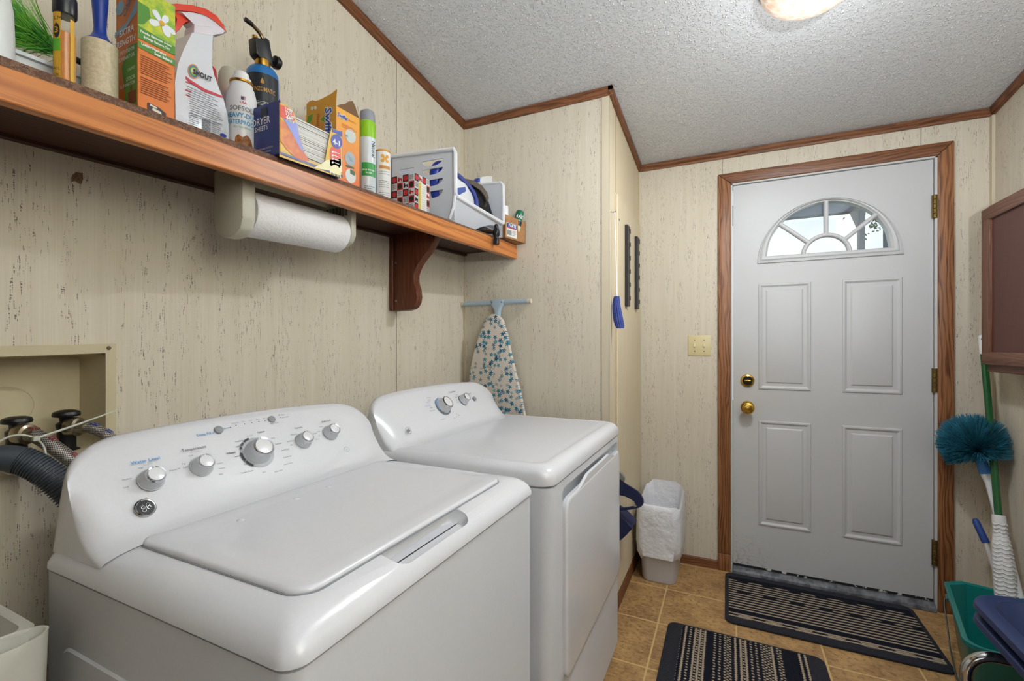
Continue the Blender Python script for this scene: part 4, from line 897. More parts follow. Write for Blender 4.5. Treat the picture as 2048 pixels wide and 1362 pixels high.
P0 = at(372, 170, x=LX); f = plane_f(P0, YUP, (0, 0, 1), .0010); 
for i in range(13):
    yy = -.0046*i-.002; lines(mb, f, .002+i*.0006, .066+i*.0010, [yy], .0011, rnd)
P1 = at(378, 226, x=LX); f = plane_f(P1, YUP, (0, 0, 1), .0010)
for i in range(7): lines(mb, f, .0, .022, [-.004*i], .0011, rnd); lines(mb, f, .046, .064, [-.004*i], .0011, rnd)
for i in range(9): mb.face([f(a, b) for a, b in ((.025, -.003*i), (.042, -.003*i), (.042, -.003*i-.0016), (.025, -.003*i-.0016))])
part('label_print', mb, M('#6c7079', .6), o)
mb = MB(); flat(mb, [(446+7*math.cos(a), 271+4*math.sin(a)+2*math.cos(a)) for a in [2*math.pi*i/20 for i in range(20)]], LX, .0008); part('blue_oval', mb, M('#2b3f9b', .5), o)
# 8 red-capped bottle hidden behind the spray bottle
o = on_shelf('red_capped_bottle', 'white bottle with a red cap mostly hidden behind the spray bottle', 'bottle', .10, .655); z = zt(.655)
part('bottle_body', MB().lathe([(.026, 0), (.028, .003), (.028, .150), (.020, .172), (.014, .180)], (.10, .645, z), 28), WHT, o)
part('cap', MB().lathe([(.020, .178), (.022, .181), (.018, .225), (.016, .228), (0, .228)], (.10, .655-.004, z), 28), M('#b5202c', .4), o)
# 9 aerosol can with a translucent cap, behind the shoe waterproofer
c = (.095, .712); z = zt(c[1]); o = on_shelf('aerosol_can', 'pale aerosol can with translucent domed cap behind the white waterproofer', 'spray can', *c)
part('can_body', MB().lathe([(.027, 0), (.029, .003), (.029, .185), (.026, .192)], (*c, z), 30), M('#b9bcc2', .3, .4), o)
part('overcap', MB().lathe([(.0285, .186), (.0285, .222), (.027, .238), (.022, .250), (.012, .256), (0, .257)], (*c, z), 32), M('#b9b4a6', .3), o)
# 10 shoe waterproofer
c = (.192, .672); z = zt(c[1]); R_ = .0300
o = on_shelf('waterproofer_can', 'white shoe waterproofer can with gold ring and a brown boot picture', 'spray can', *c)
part('can_body', MB().lathe([(R_-.002, 0), (R_, .003), (R_, .142), (R_-.002, .152), (.0255, .162), (.0225, .167), (.0225, .173)], (*c, z), 36), M('#d9dade', .28), o)
part('gold_ring', MB().lathe([(.0225, .172), (.0238, .1735), (.0238, .178), (.0215, .179)], (*c, z), 32), M('#b98a34', .25, 1.0), o)
part('spray_cap', MB().lathe([(.020, .178), (.0195, .186), (.015, .192), (.0145, .198), (.010, .202), (0, .203)], (*c, z), 28), WHT, o)
A0 = math.radians(-28)
mb = MB(); write(mb, 'SOFSOLE', .0145, wrap(c, R_, A0, z+.103), 'CENTER', squeeze=.95); part('dark_lettering', mb, M('#3a3c44', .5), o)
mb = MB(); write(mb, 'HEAVY-DUTY', .0155, wrap(c, R_, A0, z+.087), 'CENTER', bold=.02, squeeze=.80); write(mb, 'WATERPROOFER', .0135, wrap(c, R_, A0, z+.0725), 'CENTER', bold=.02, squeeze=.72); part('blue_lettering', mb, M('#2f97c8', .5), o)
mb = MB(); write(mb, 'ALL MATERIALS', .0055, wrap(c, R_, A0, z+.064), 'CENTER'); part('green_lettering', mb, M('#4fae8a', .5), o)
fl = wrap(c, R_, A0, z, .0006)
mb = MB(); mb.face([fl(a, b) for a, b in ((-.0045, .127), (.0005, .127), (.0005, .134), (-.0045, .134))]); part('flag_field', mb, M('#2d3566', .5), o)
mb = MB()
for i in range(5): mb.face([fl(a, b) for a, b in ((.0005 if i > 1 else -.0045, .1345-.0 - i*.0016), (.0045, .1345-i*.0016), (.0045, .1353-i*.0016), (.0005 if i > 1 else -.0045, .1353-i*.0016))])
write(mb, 'USA', .007, wrap(c, R_, A0, z+.119), 'CENTER', bold=.03); part('red_print', mb, M('#b6303a', .5), o)
boot = [(-.018, .018), (-.016, .042), (-.010, .050), (-.004, .046), (0, .044), (.006, .052), (.013, .047), (.018, .036), (.021, .024), (.020, .013), (.010, .007), (-.002, .006), (-.012, .010)]
mb = MB(); cfill(mb, fl, boot); part('boot_picture', mb, mat_tex('boot_leather', '#a8651f', '#74400f', 90, .5, 0), o)
# 11 torch
c = (.135, .765); z = zt(c[1]); R_ = .0372
o = on_shelf('propane_torch', 'blue propane cylinder with a black torch head and bent steel tube', 'blow torch', *c)
CB = M('#2272b8', .28, .2); part('cylinder', MB().lathe([(.033, 0), (R_, .005), (R_, .245), (.0355, .258), (.029, .268), (.018, .273), (.014, .274)], (*c, z), 40), CB, o)
A1 = math.radians(-38)
mb = MB(); band(mb, c, R_, z+.150, z+.243, A1-1.15, A1+1.15); part('black_label', mb, M('#1e2228', .4), o)
mb = MB(); write(mb, 'BERNZOMATIC', .0150, wrap(c, R_, A1, z+.198, .0010), 'CENTER', bold=.01, squeeze=.60)
f = wrap(c, R_, A1+.02, z+.217, .0010)
mb.face([f(a, b) for a, b in ((-.004, 0), (.004, 0), (.0035, .006), (0, .014), (-.0035, .006))]); part('gold_lettering', mb, M('#b98a3c', .4), o)
mb = MB(); band(mb, c, R_, z+.132, z+.149, A1-1.15, A1+1.15); f = wrap(c, R_, A1, z+.172, .001); lines(mb, f, -.022, .026, [0, -.004, -.008], .0011, rnd); part('white_label', mb, WHITE, o)
mb = MB(); band(mb, c, R_, z+.141, z+.149, A1-.1, A1+1.15, .0008); f = wrap(c, R_, A1, z+.139, .001)
for u in (-.030, -.022): mb.face([f(u+.003*math.cos(a), .0035*math.sin(a)) for a in [2*math.pi*i/10 for i in range(10)]])
part('danger_label', mb, M('#c83a34', .5), o); mb = MB(); write(mb, 'DANGER', .0065, wrap(c, R_, A1+.45, z+.1425, .0012), 'CENTER', bold=.03); part('danger_lettering', mb, WHITE, o)
th_ = part('brass_collar', MB().lathe([(.017, .273), (.0175, .276), (.0175, .290), (.014, .294)], (*c, z), 24), M('#b98d3d', .25, 1.0), o)
mb = MB(); zz = z+.288; mb.prism([(c[1]-.030, zz+.045), (c[1]-.026, zz+.006), (c[1]-.016, zz), (c[1]+.016, zz), (c[1]+.020, zz+.010), (c[1]+.010, zz+.058), (c[1]-.002, zz+.060), (c[1]-.006, zz+.044)], c[0]-.014, c[0]+.014, YZ, .004, 2); part('torch_head', mb, BLK, o)
part('brass_valve', MB().lathe([(.006, 0), (.006, .014), (0, .015)], (c[0], c[1]-.021, zz+.040), 16), M('#b98d3d', .25, 1.0), o)
mb = MB(); rt_ = Matrix.Rotation(math.radians(90), 4, 'Y'); q_ = Vector((0, 1, 0)); 
mb.lathe([(.005, 0), (.005, .010), (.015, .012), (.0165, .020), (.014, .026), (0, .027)], (c[0]+.004, c[1]+.017, zz+.018), 14, Matrix.Rotation(math.radians(-90), 4, 'X')); part('valve_knob', mb, BLK, o)
pts = [at(530, 98, x=.135), at(527, 82, x=.135), at(519, 66, x=.135), at(505, 50, x=.135), at(495, 42, x=.135)]
P = bez(pts, 8); mb = MB(); mb.tube(P, [.0045]*len(P), 14); tb = part('burn_tube', mb, M('#7a6a52', .25, 1.0), o)
d = (P[-1]-P[-2]).normalized(); part('tip', MB().tube([P[-1]-d*.012, P[-1]+d*.006], .0055, 14), M('#2b2622', .4, .6), tb)
# 12 dryer sheet box with the sheets inside
x0, x1, y0, y1 = .205, .306, .6815, .8605; ym_ = .77; zB = zt(ym_); Hb = .119
o = on_shelf('dryer_sheets_box', 'open blue and yellow dryer sheets box with torn front, hanging over the shelf edge', 'box', .255, ym_)
NAVY = M('#1c2f7d', .35); 
def shb(mb): return mb.shear(SL, ym_)
def fpx(pts, x=x1): return pxz(pts, x)
front = [(559, 205), (576, 212), (587, 224), (592, 241), (595, 255), (599, 270), (604, 287), (608, 303), (613, 319), (624, 322), (636, 327), (649, 331), (652, 312), (656, 288), (660, 268), (663, 256), (684, 263), (684, 357), (559, 313)]
mb = MB(); mb.prism(fpx(front), x1-.001, x1, YZ); part('front_panel', mb, M('#d8ad2c', .4), o)
mb = MB(); mb.box(x0, x1, y0, y0+.001, zB, zB+Hb); mb.box(x0, x0+.001, y0, y1, zB, zB+Hb*.93); mb.box(x0, x1, y0, y1, zB, zB+.0015); mb.box(x0, x1-.001, y1-.001, y1, zB, zB+Hb); mb.box(x1-.002, x1+.0006, y0, y1, zB, zB+.006); shb(mb); part('carton', mb, NAVY, o)
mb = MB()
rS = random.Random(2)
for i in range(26):
    h_ = zB+.004+i*.0037; mb.box(x0+.006, x1-.007+rS.uniform(-.002, .002), y0+.006, y1-.006, h_, h_+.0031)
for v in mb.bm.verts: v.co.z += .10*(v.co.y-ym_)*-.1
shb(mb)
tag(part('dryer_sheets', mb, M('#d9d9d7', .9, bump=.3, bscale=120), None), 'thick stack of white dryer sheets showing through the torn box front', 'dryer sheets')
X = x1+.0003
mb = MB(); flat(mb, [(560, 209), (575, 214), (586, 226), (590, 240), (586, 243), (576, 241), (560, 232)], X, .0004); flat(mb, [(660, 330), (660, 300), (663, 294), (672, 293), (681, 298), (682, 330), (679, 336), (671, 338), (663, 334)], X, .0004); part('red_panels', mb, M('#d9452f', .4), o)
mb = MB(); flat(mb, [(566, 236), (576, 242), (586, 244), (593, 245), (596, 262), (602, 285), (609, 306), (600, 297), (584, 267), (570, 243)], X, .0005); part('lilac_panel', mb, M('#8890d8', .4), o)
mb = MB(); flat(mb, [(560, 237), (569, 244), (584, 268), (600, 297), (612, 311), (619, 321), (606, 322), (590, 315), (574, 300), (564, 286), (560, 279)], X, .0006); part('mango_picture', mb, mat_tex('mango_skin', '#d98a24', '#c85f1c', 30, .4, 0), o)
mb = MB(); flat(mb, [(627, 336), (645, 326), (653, 320), (684, 318), (684, 345)], X, .0004); flat(mb, [(660, 347)]+[(670+11*math.cos(a), 344+14*math.sin(a)+2*math.cos(a)) for a in [math.pi*(1+i/10) for i in range(11)]]+[(681, 356)], X, .0007); part('pale_panels', mb, M('#e6dfae', .4), o)
mb = MB(); flat(mb, [(673+11*math.cos(a)-3.5*math.sin(a)*.3, 283+14*math.sin(a)+4*math.cos(a)) for a in [2*math.pi*i/24 for i in range(24)]], X, .0008); flat(mb, [(664, 257), (684, 264), (684, 274), (679, 271), (672, 266), (664, 264)], X, .0006); part('blue_panels', mb, M('#3444a4', .4), o)
mb = MB(); say(mb, '4-1', 665, 287, 11, X, lift=.0014, bold=.03)
for i, (s_, h_) in enumerate((('TWIN', 4.5), ('PACK', 4.5), ('2 X 240', 4.5), ('480', 8), ('SHEETS', 4))): say(mb, s_, 569+i*.7, 218+i*5.6+(3 if i == 3 else 0), h_, X, lift=.0012, bold=.04)
for i in range(4):
    flat(mb, [(665+2*math.cos(a), 304+i*7+2*math.sin(a)) for a in [2*math.pi*k/10 for k in range(10)]], X, .0010); flat(mb, [(668.5, 303.5+i*7), (678, 307+i*7), (678, 308.5+i*7), (668.5, 305+i*7)], X, .0010)
yp = y0
sayy(mb, 'DRYER', 505, 255.5, 14.5, yp, bold=.01, squeeze=.86); sayy(mb, 'SHEETS', 510, 266, 9.5, yp, bold=.01, squeeze=.92); sayy(mb, 'SOFTENS FABRICS · FIGHTS STATIC', 517, 302.5, 3.2, yp, squeeze=.62); sayy(mb, 'REDUCES WRINKLES', 524, 307.5, 3, yp, squeeze=.7); part('white_lettering', mb, WHITE, o)
mb = MB(); f = plane_f((0, 0, 0), (0, 1, 0), (0, 0, 1), 0)
for i in range(7): flat(mb, [(662+i*2.6, 345+i*.9), (663.2+i*2.6, 345.4+i*.9), (663.2+i*2.6, 351.4+i*.9), (662+i*2.6, 350.6+i*.9)], X, .0011)
say(mb, '480 SHEETS, 6.4 IN X 9 IN (16 CM X 23 CM)', 562, 309, 2.2, X, squeeze=.7); q = [at(a, b, y=yp) for a, b in ((522, 217), (535, 214), (535, 234), (522, 236))]; mb.face([p-Vector((0, .0007, 0)) for p in q]); part('black_print', mb, M('#202436', .5), o)
# 13 duster refill box
x0, x1, y0, y1 = .135, .250, .893, .9795; ym_ = .936; zB = zt(ym_)
o = on_shelf('duster_refill_box', 'tall orange dusting refill box with torn open flaps', 'box', .19, ym_)
zT = 1.838
OGY = NT('orange_yellow_print'); _, _, zz_ = OGY.xyz(); OGY.col(OGY.mix(OGY.step(zz_, .02, .20), '#e0702a', '#e0a02c')); OGY.rough(.4)
mb = MB(); mb.box(x1-.0012, x1, y0, y1, zB, zT); mb.box(x0, x1, y1-.0012, y1, zB, zT); mb.box(x0, x0+.0012, y0, y1, zB, zT); mb.box(x0, x1, y0, y1, zB, zB+.0015); mb.shear(SL, ym_); part('carton', mb, OGY.m, o)
mb = MB(); side = [(p.x, p.z) for p in (at(a, b, y=y0) for a, b in ((613, 360), (613, 208), (618, 203), (626, 200), (631, 202), (640, 199), (652, 193), (663, 187), (674, 178), (671, 216), (671, 360)))]
side = [(u, max(v, zt(y0))) for u, v in side]; mb.prism(side, y0, y0+.0012, XZ); part('side_panel', mb, M('#d2972e', .45), o)
mb = MB(); mb.prism([(p.y, p.z) for p in (at(a, b, x=x0+.002) for a, b in ((668, 235), (673, 212), (680, 209), (690, 208), (697, 203), (705, 202), (710, 212), (718, 236), (716, 250), (672, 250)))], x0+.001, x0+.0025, YZ); part('inner_flap', mb, M('#7d5c3f', .8), o)
X = x1+.0004
for k, (cx, cy) in enumerate(((701, 272), (700, 318), (701, 352))):
    mb = MB(); flat(mb, [(cx+10.5*math.cos(a), cy+14*math.sin(a)+3.5*math.cos(a)) for a in [2*math.pi*i/26 for i in range(26)]], X, .0004); part('round_picture', mb, M(('#c3c9c4', '#a9adb2', '#d3d6d2')[k], .5), o)
mb = MB(); flat(mb, [(692, 330), (708, 335), (708, 338), (692, 333)], X, .0008); flat(mb, [(700, 338), (710, 344), (709, 352), (700, 347)], X, .0008); part('picture_detail', mb, M('#44684a', .5), o)
mb = MB(); flat(mb, [(690, 268), (696, 271), (695, 275), (690, 272)], X, .0009); flat(mb, [(695, 310), (701, 314), (706, 324), (700, 322)], X, .0009); part('picture_detail', mb, M('#7fa6bd', .5), o)
def outlined(s_, fw_, mw, mbk):
    pass
mb = MB(); say(mb, 'Swiffer', 674, 231.5, 8.5, X, lift=.0008, bold=.09, shear=.2, squeeze=.86)
fr_ = lambda lift: (lambda u, v: at(651, 216, y=y0)+Vector((v*1.0, 0, -u))-Vector((0, lift, 0)))
write(mb, 'Swiffer', .034, fr_(.0006), bold=.08, shear=.15); part('logo_outline', mb, WHITE, o)
mb = MB(); say(mb, 'Swiffer', 674, 231.5, 8.5, X, lift=.0014, bold=.02, shear=.2, squeeze=.86); write(mb, 'Swiffer', .034, fr_(.0012), bold=.01, shear=.15); part('logo_letters', mb, M('#2a3fa0', .5), o)
mb = MB(); flat(mb, [(678, 231), (686, 235), (683, 240)], X, .0005); f = lambda u, v: at(u, v, y=y0)-Vector((0, .0005, 0))
for pts in ([(641, 240), (650, 230), (654, 245), (648, 243)], [(614, 245), (617, 232), (626, 228), (624, 240), (619, 248)]): mb.face([f(*p) for p in pts])
part('green_leaves', mb, M('#5f9b34', .5), o)
mb = MB(); say(mb, 'dusters', 696, 241, 5, X); lines(mb, plane_f(at(684, 247, x=X), YUP, (0, 0, 1), .0006), 0, .055, [-.004*i for i in range(3)], .0013, rnd)
write(mb, 'dusting', .018, lambda u, v: at(634, 228, y=y0)+Vector((v, 0, -u))-Vector((0, .0006, 0)), bold=.02); part('orange_lettering', mb, M('#d4622a', .5), o)
mb = MB()
for cx in (624.5, 631): mb.face([at(cx+3*math.cos(a), 217-(cx-624)*.2+3.6*math.sin(a), y=y0)-Vector((0, .0006, 0)) for a in [2*math.pi*i/14 for i in range(14)]])
part('round_icons', mb, M('#dcd5c0', .5), o)
# 14 air freshener
c = (.2, 1.0632); z = zt(c[1]); R_ = .0245
o = on_shelf('air_freshener_can', 'tall white aerosol can with lime green shoulder and grey cap', 'spray can', *c)
part('can_body', MB().lathe([(R_-.002, 0), (R_, .003), (R_, .19), (R_-.0008, .1905)], (*c, z), 36), M('#cfd8de', .25), o)
part('green_shoulder', MB().lathe([(R_, .190), (R_, .222), (.0235, .236), (.0225, .241)], (*c, z), 36), M('#8cc41f', .3), o)
part('cap', MB().lathe([(.0225, .240), (.0228, .243), (.0225, .262), (.0205, .272), (.012, .278), (0, .279)], (*c, z), 32), M('#8d9098', .35), o)
A2 = math.atan2(-c[1], CAMP.x-c[0])
mb = MB(); f = wrap(c, R_, A2+.1, z, .0006)
for i in range(14): a, b = -.020+.045*i/14, -.020+.045*(i+1)/14; mb.face([f(a, .072), f(b, .072), f(b, .112), f(a, .112)])
part('green_label', mb, M('#2f9a48', .45), o)
mb = MB(); 
for i, s_ in enumerate(('KILLS ODORS', 'IN AIR')): write(mb, s_, .0062, wrap(c, R_, A2+.15, z+.088-i*.009, .0010), 'CENTER', bold=.02)
part('white_lettering', mb, WHITE, o)
mb = MB(); write(mb, 'Natural', .016, lambda u, v: wrap(c, R_, A2+.55, z+.155, .0008)(v, -u), 'CENTER', bold=.02); 
for i in range(3): lines(mb, wrap(c, R_, A2+.2, z+.040-i*.006, .0008), -.014, .018, [0], .0016, rnd)
part('dark_lettering', mb, M('#3c4757', .5), o)
# 15 powder canister
c = (.22, 1.1092); z = zt(c[1]); R_ = .0235
o = on_shelf('powder_canister', 'small white powder canister with orange rim and orange logo', 'canister', *c)
part('can_body', MB().lathe([(R_-.001, 0), (R_, .002), (R_, .158), (R_-.0008, .159)], (*c, z), 36), M('#dcdcda', .4), o)
part('orange_rim', MB().lathe([(R_, .158), (R_+.0006, .159), (R_+.0006, .163), (R_-.001, .165), (R_-.002, .162), (0, .162)], (*c, z), 36), M('#c98a2a', .35), o)
A2 = math.atan2(-c[1], CAMP.x-c[0]); mb = MB(); f = wrap(c, R_, A2+.25, z, .0006)
for i in range(8): a, b = -.018+.036*i/8, -.018+.036*(i+1)/8; mb.face([f(a, .104), f(b, .104), f(b, .115), f(a, .115)])
for dx_, dz_ in ((0, 0), (-.007, .007), (.007, .007), (-.007, -.007), (.007, -.007)): mb.face([f(dx_+.0055*math.cos(a), .136+dz_+.0055*math.sin(a)) for a in [2*math.pi*i/12 for i in range(12)]])
part('orange_logo', mb, M('#d99a2b', .5), o); mb = MB()
for zz in (.095, .088, .066, .060, .054, .048, .030, .024, .018): lines(mb, wrap(c, R_, A2+.15, z+zz, .0007), -.016, .020, [0], .0016, rnd)
write(mb, 'POWDER', .007, wrap(c, R_, A2+.25, z+.1065, .0011), 'CENTER'); part('grey_print', mb, M('#7b7d80', .6), o)
# 16 chequered box
x0, x1, y0, y1 = .176, .27, 1.2015, 1.2839; ym_ = 1.2427; zB = zt(ym_); Hb = .119
o = on_shelf('chequered_box', 'red, black and white chequered parts box with tractor pictures', 'box', .223, ym_)
mb = MB(); mb.box(x0, x1, y0, y1, zB, zB+Hb, .0012, 1); mb.shear(SL, ym_); part('carton', mb, M('#d7d5d6', .35), o)
A_ = lambda u, v: Vector((x1-(1-u)*(x1-x0), y0-.0006, zB+v*Hb+SL*(y0-ym_)))
B_ = lambda u, v: Vector((x1+.0006, y0+u*(y1-y0), zB+v*Hb+SL*(y0+u*(y1-y0)-ym_)))
def up_(f, k): 
    e = Vector((0, -.0003*k, 0)) if f is A_ else Vector((.0003*k, 0, 0)); return lambda u, v: f(u, v)+e
rd, bk, wt_, tx = MB(), MB(), MB(), MB()
def tractor(mbx, f, u, v, s_):
    g = lambda a, b: f(u+a*s_, v+b*s_*.8)
    mbx.face([g(*p) for p in ((-.35, -.1), (.1, -.1), (.1, .12), (-.1, .12), (-.12, .35), (-.32, .35), (-.35, .12))]); mbx.face([g(*p) for p in ((.1, -.1), (.4, -.1), (.4, .1), (.1, .12))])
    for cx_, cy_, r_ in ((-.22, -.15, .2), (.3, -.2, .13)): mbx.face([g(cx_+r_*math.cos(a), cy_+r_*1.1*math.sin(a)) for a in [2*math.pi*i/14 for i in range(14)]])
for f in (A_, B_):
    for i in range(4):
        for j in range(5):
            u0_, u1_, v0_, v1_ = i/4, (i+1)/4, j/5, (j+1)/5; um, vm = (u0_+u1_)/2, (v0_+v1_)/2; q = [(u0_, v0_), (u1_, v0_), (u1_, v1_), (u0_, v1_)]; kx = (i+j) % 4; circ = lambda r_: [(um+r_*math.cos(a), vm+r_*.8*math.sin(a)) for a in [2*math.pi*k/18 for k in range(18)]]
            if (i+j) % 2 == 0:
                if (j % 2) == 0: disc(bk, f, q); disc(rd, up_(f, 1), circ(.095))
                else: disc(rd, f, q); disc(bk, up_(f, 1), circ(.095))
            elif kx == 1: tractor(bk if j % 2 else rd, up_(f, 1), um, vm, .22)
            else:
                for n_ in range(3): write(tx, 'PARTS', .0055, (lambda a, b, f=f, um=um, vm=vm, n_=n_: up_(f, 1)(um+a/(.09), vm+.035-n_*.045+b/Hb)), 'CENTER', bold=.02)
disc(wt_, up_(B_, 3), [(.22, .0), (.78, .0), (.78, .80), (.22, .80)]); part('red_squares', rd, M('#c3232b', .35), o); part('black_squares', bk, M('#1b191b', .35), o); part('small_print', tx, INKK, o); part('white_label', wt_, M('#d9d6cf', .5), o)
mb = MB(); disc(mb, up_(B_, 4), [(.24, .03), (.40, .03), (.40, .78), (.24, .78)]); part('yellow_strip', mb, mat_tex('yellow_print', '#d4c04a', '#a8963a', 220, .5, 0), o)
mb = MB()
for i in range(11): lines(mb, (lambda a, b: up_(B_, 4)(.44+a*10, .70-i*.06+b*8)), 0, .030, [0], .0011, rnd)
part('label_print', mb, INKL, o)
# 17 white stacking bin with its contents
BY0, BY1 = 1.400, 1.780
o = thing('stacking_bin', 'white plastic stacking bin with slotted end, holding a steam iron and black cap', 'plastic bin', (.16, 1.62, zt(1.62)))
PLW = M('#c9cdd6', .35, spec=.5)
top = lambda u: 1.934-.085*u
def slot(x0_, x1_, zt_, dep): return (x0_, x1_, lambda u: zt_-.02*(u-.2)-dep*math.sqrt(max(0, 1-((u-(x0_+x1_)/2)/((x1_-x0_)/2))**2)), lambda u: zt_+.0006-.02*(u-.2))
mb = MB(); mb.plate(.010, .296, zt(1.4)+.002, top, [slot(.152, .247, 1.887, .022), slot(.152, .247, 1.855, .022), slot(.152, .247, 1.815, .024), slot(.152, .247, 1.772, .026), slot(.045, .115, 1.872, .024), slot(.045, .115, 1.83, .024)], .004, lambda u, v, w: Vector((u, BY0+w, v)), .006)
part('slotted_end', mb, PLW, o)
mb = MB(); mb.tube([(.010, BY0-.004, top(.01)), (.296, BY0-.004, top(.296)), (.302, BY0-.004, 1.895), (.302, BY0-.003, 1.75), (.298, BY0+.004, 1.742)], .008, 8); mb.tube([(.298, BY0, 1.744), (.292, BY0+.0, 1.70), (.275, BY0+.0, zt(1.4)+.008)], .006, 8); mb.tube([(.300, BY0+.003, 1.742), (.301, (BY0+BY1)/2, 1.737), (.303, BY1-.004, 1.732)], .0085, 8)
mb.tube([(.304, BY1, 1.730), (.305, BY1, 1.80), (.304, BY1, 1.898), (.293, BY1, 1.911), (.16, BY1, 1.921), (.01, BY1, 1.934)], .0075, 8); part('rim', mb, M('#dfe1e6', .3), o)
mb = MB(); mb.plate(.010, .300, zt(BY1)+.002, lambda u: 1.934-.075*u, [], .004, lambda u, v, w: Vector((u, BY1-w, v))); part('plain_end', mb, PLW, o)
mb = MB(); fw_ = lambda v: .274+(v-1.69)*.48
mb.prism([(BY0+.002, zt(BY0)+.003), (1.59, zt(1.59)+.003), (1.63, 1.684), (1.69, 1.706), (BY1-.03, 1.716), (BY1-.002, 1.716), (BY1-.002, 1.732), (BY0+.002, 1.743)], 0, .0035, lambda u, v, w: Vector((fw_(v)+w, u, v))); part('front_wall', mb, PLW, o)
mb = MB(); mb.box(.010, .262, BY0+.002, BY1-.002, 1.7035, 1.7075); mb.box(.010, .014, BY0+.002, BY1-.002, 1.7035, 1.93); part('floor_and_back', mb, PLW, o)
# steam iron
o = thing('steam_iron', 'white and blue steam iron standing on its heel in the white bin', 'iron', (.20, 1.47, 1.708))
I = lambda pts, x=.285: pxz(pts, x)
mb = MB(); mb.prism(I([(911, 420), (911, 351), (919, 355), (932, 368), (944, 383), (950, 398), (952, 432), (930, 424)]), .205, .285, YZ, .012, 3); part('iron_body', mb, M('#d9dbe0', .25), o)
mb = MB(); mb.prism(I([(914, 345), (922, 352), (936, 366), (949, 383), (955, 400), (958, 433), (952, 431), (950, 399), (944, 384), (932, 369), (919, 356), (912, 350)]), .198, .290, YZ, .002, 1); part('soleplate', mb, M('#2c3f8f', .3), o)
mb = MB(); mb.prism(I([(914, 376), (931, 374), (932, 383), (917, 391)], .286), .280, .2865, YZ, .001, 1); part('water_window', mb, M('#3d58a8', .15), o)
mb = MB(); mb.prism(I([(922, 405), (936, 402), (948, 411), (950, 419), (940, 418)], .287), .275, .2875, YZ, .001, 1); part('heel', mb, BLK, o)
mb = MB(); mb.tube(bez([(.24, 1.475, 1.862), (.21, 1.445, 1.880), (.19, 1.432, 1.862), (.19, 1.430, 1.80), (.20, 1.435, 1.755), (.23, 1.46, 1.73)], 6), .019, 12); part('handle', mb, M('#23399a', .3), o)
# black cap
o = thing('black_cap', 'black brimmed cap with tan edging leaning in the white bin', 'cap', (.20, 1.68, 1.71))
capx = lambda px: .17+.092*(px-920)/66
rows = [((921, 360), (926, 376)), ((932, 361), (934, 388)), ((942, 364), (941, 402)), ((952, 369), (949, 414)), ((962, 376), (957, 424)), ((969, 384), (964, 431)), ((974, 394), (973, 436)), ((980, 412), (979, 440)), ((986, 432), (985, 442))]
mb = MB(); R = []
for p, q_ in rows:
    xx = capx(p[0]); A1_, A2_ = at(*p, x=xx), at(*q_, x=xx); A2_.z = max(A2_.z, 1.7095); A1_.z = max(A1_.z, A2_.z+.004); e = Vector((-.045, .006, 0)); md_ = (A1_+A2_)/2+Vector((.010, 0, 0)); R.append([A2_, md_, A1_, A1_+e, A2_+e])
mb.loft(R); part('crown', mb, mat_tex('black_cloth', '#1d1e22', '#131418', 200, .9, .3), o)
mb = MB(); R = []
for a, b in [(917, 358), (930, 357), (948, 361), (964, 371), (974, 384), (978, 396), (975, 405)]:
    xx = capx(a)+.006; p, q_ = at(a, b, x=xx), at(a-3, b+9, x=xx+.006); R.append([p, p+Vector((-.045, .004, 0)), p+Vector((-.045, .004, -.003)), q_+Vector((-.004, 0, 0)), q_])
mb.loft(R); part('brim', mb, mat_tex('tan_edge', '#6b5f50', '#4e463c', 180, .7, .2), o)
# spray bottle behind the bin
o = thing('trigger_spray_bottle', 'white spray bottle with blue nozzle standing behind right end of the white bin', 'spray bottle', (.14, 1.872, zt(1.872)))
part('bottle_body', MB().lathe([(.033, 0), (.035, .004), (.035, .17), (.026, .215), (.013, .245), (.013, .265)], (.14, 1.872, zt(1.872)), 28), WHT, o)
I2 = lambda pts: pxz(pts, .158)
mb = MB(); mb.prism(I2([(962, 369), (961, 361), (964, 354), (974, 352), (984, 352), (992, 356), (988, 360), (984, 362), (984, 371), (974, 371), (973, 366)]), .130, .158, YZ, .002, 2); part('spray_head', mb, WHT, o)
mb = MB(); mb.prism(I2([(957, 357), (961, 355), (962, 363), (957, 364)]), .134, .154, YZ, .001, 1); part('nozzle', mb, M('#27439b', .35), o)
mb = MB(); mb.prism(I2([(963, 364), (969, 366), (967, 374), (962, 378)]), .136, .152, YZ, .001, 1); part('trigger', mb, M('#27439b', .35), o)
# hammer
o = thing('hammer', 'black hammer head hanging over the shelf edge under the white bin', 'hammer', (.305, 1.697, 1.66))
mb = MB(); mb.lathe([(.011, -.045), (.013, -.043), (.013, -.022), (.0105, -.018), (.0105, -.012), (.0145, -.004), (.0150, .010), (.012, .018), (.009, .026), (.0095, .034), (.005, .041), (0, .042)], (.313, 1.697, 1.667), 22); part('hammer_head', mb, M('#1a1a1c', .35, .4), o)
part('handle', MB().tube([(.313, 1.697, 1.676), (.26, 1.70, 1.6825), (.10, 1.71, 1.686)], [.009, .0085, .010], 12), M('#3f2516', .5), o)
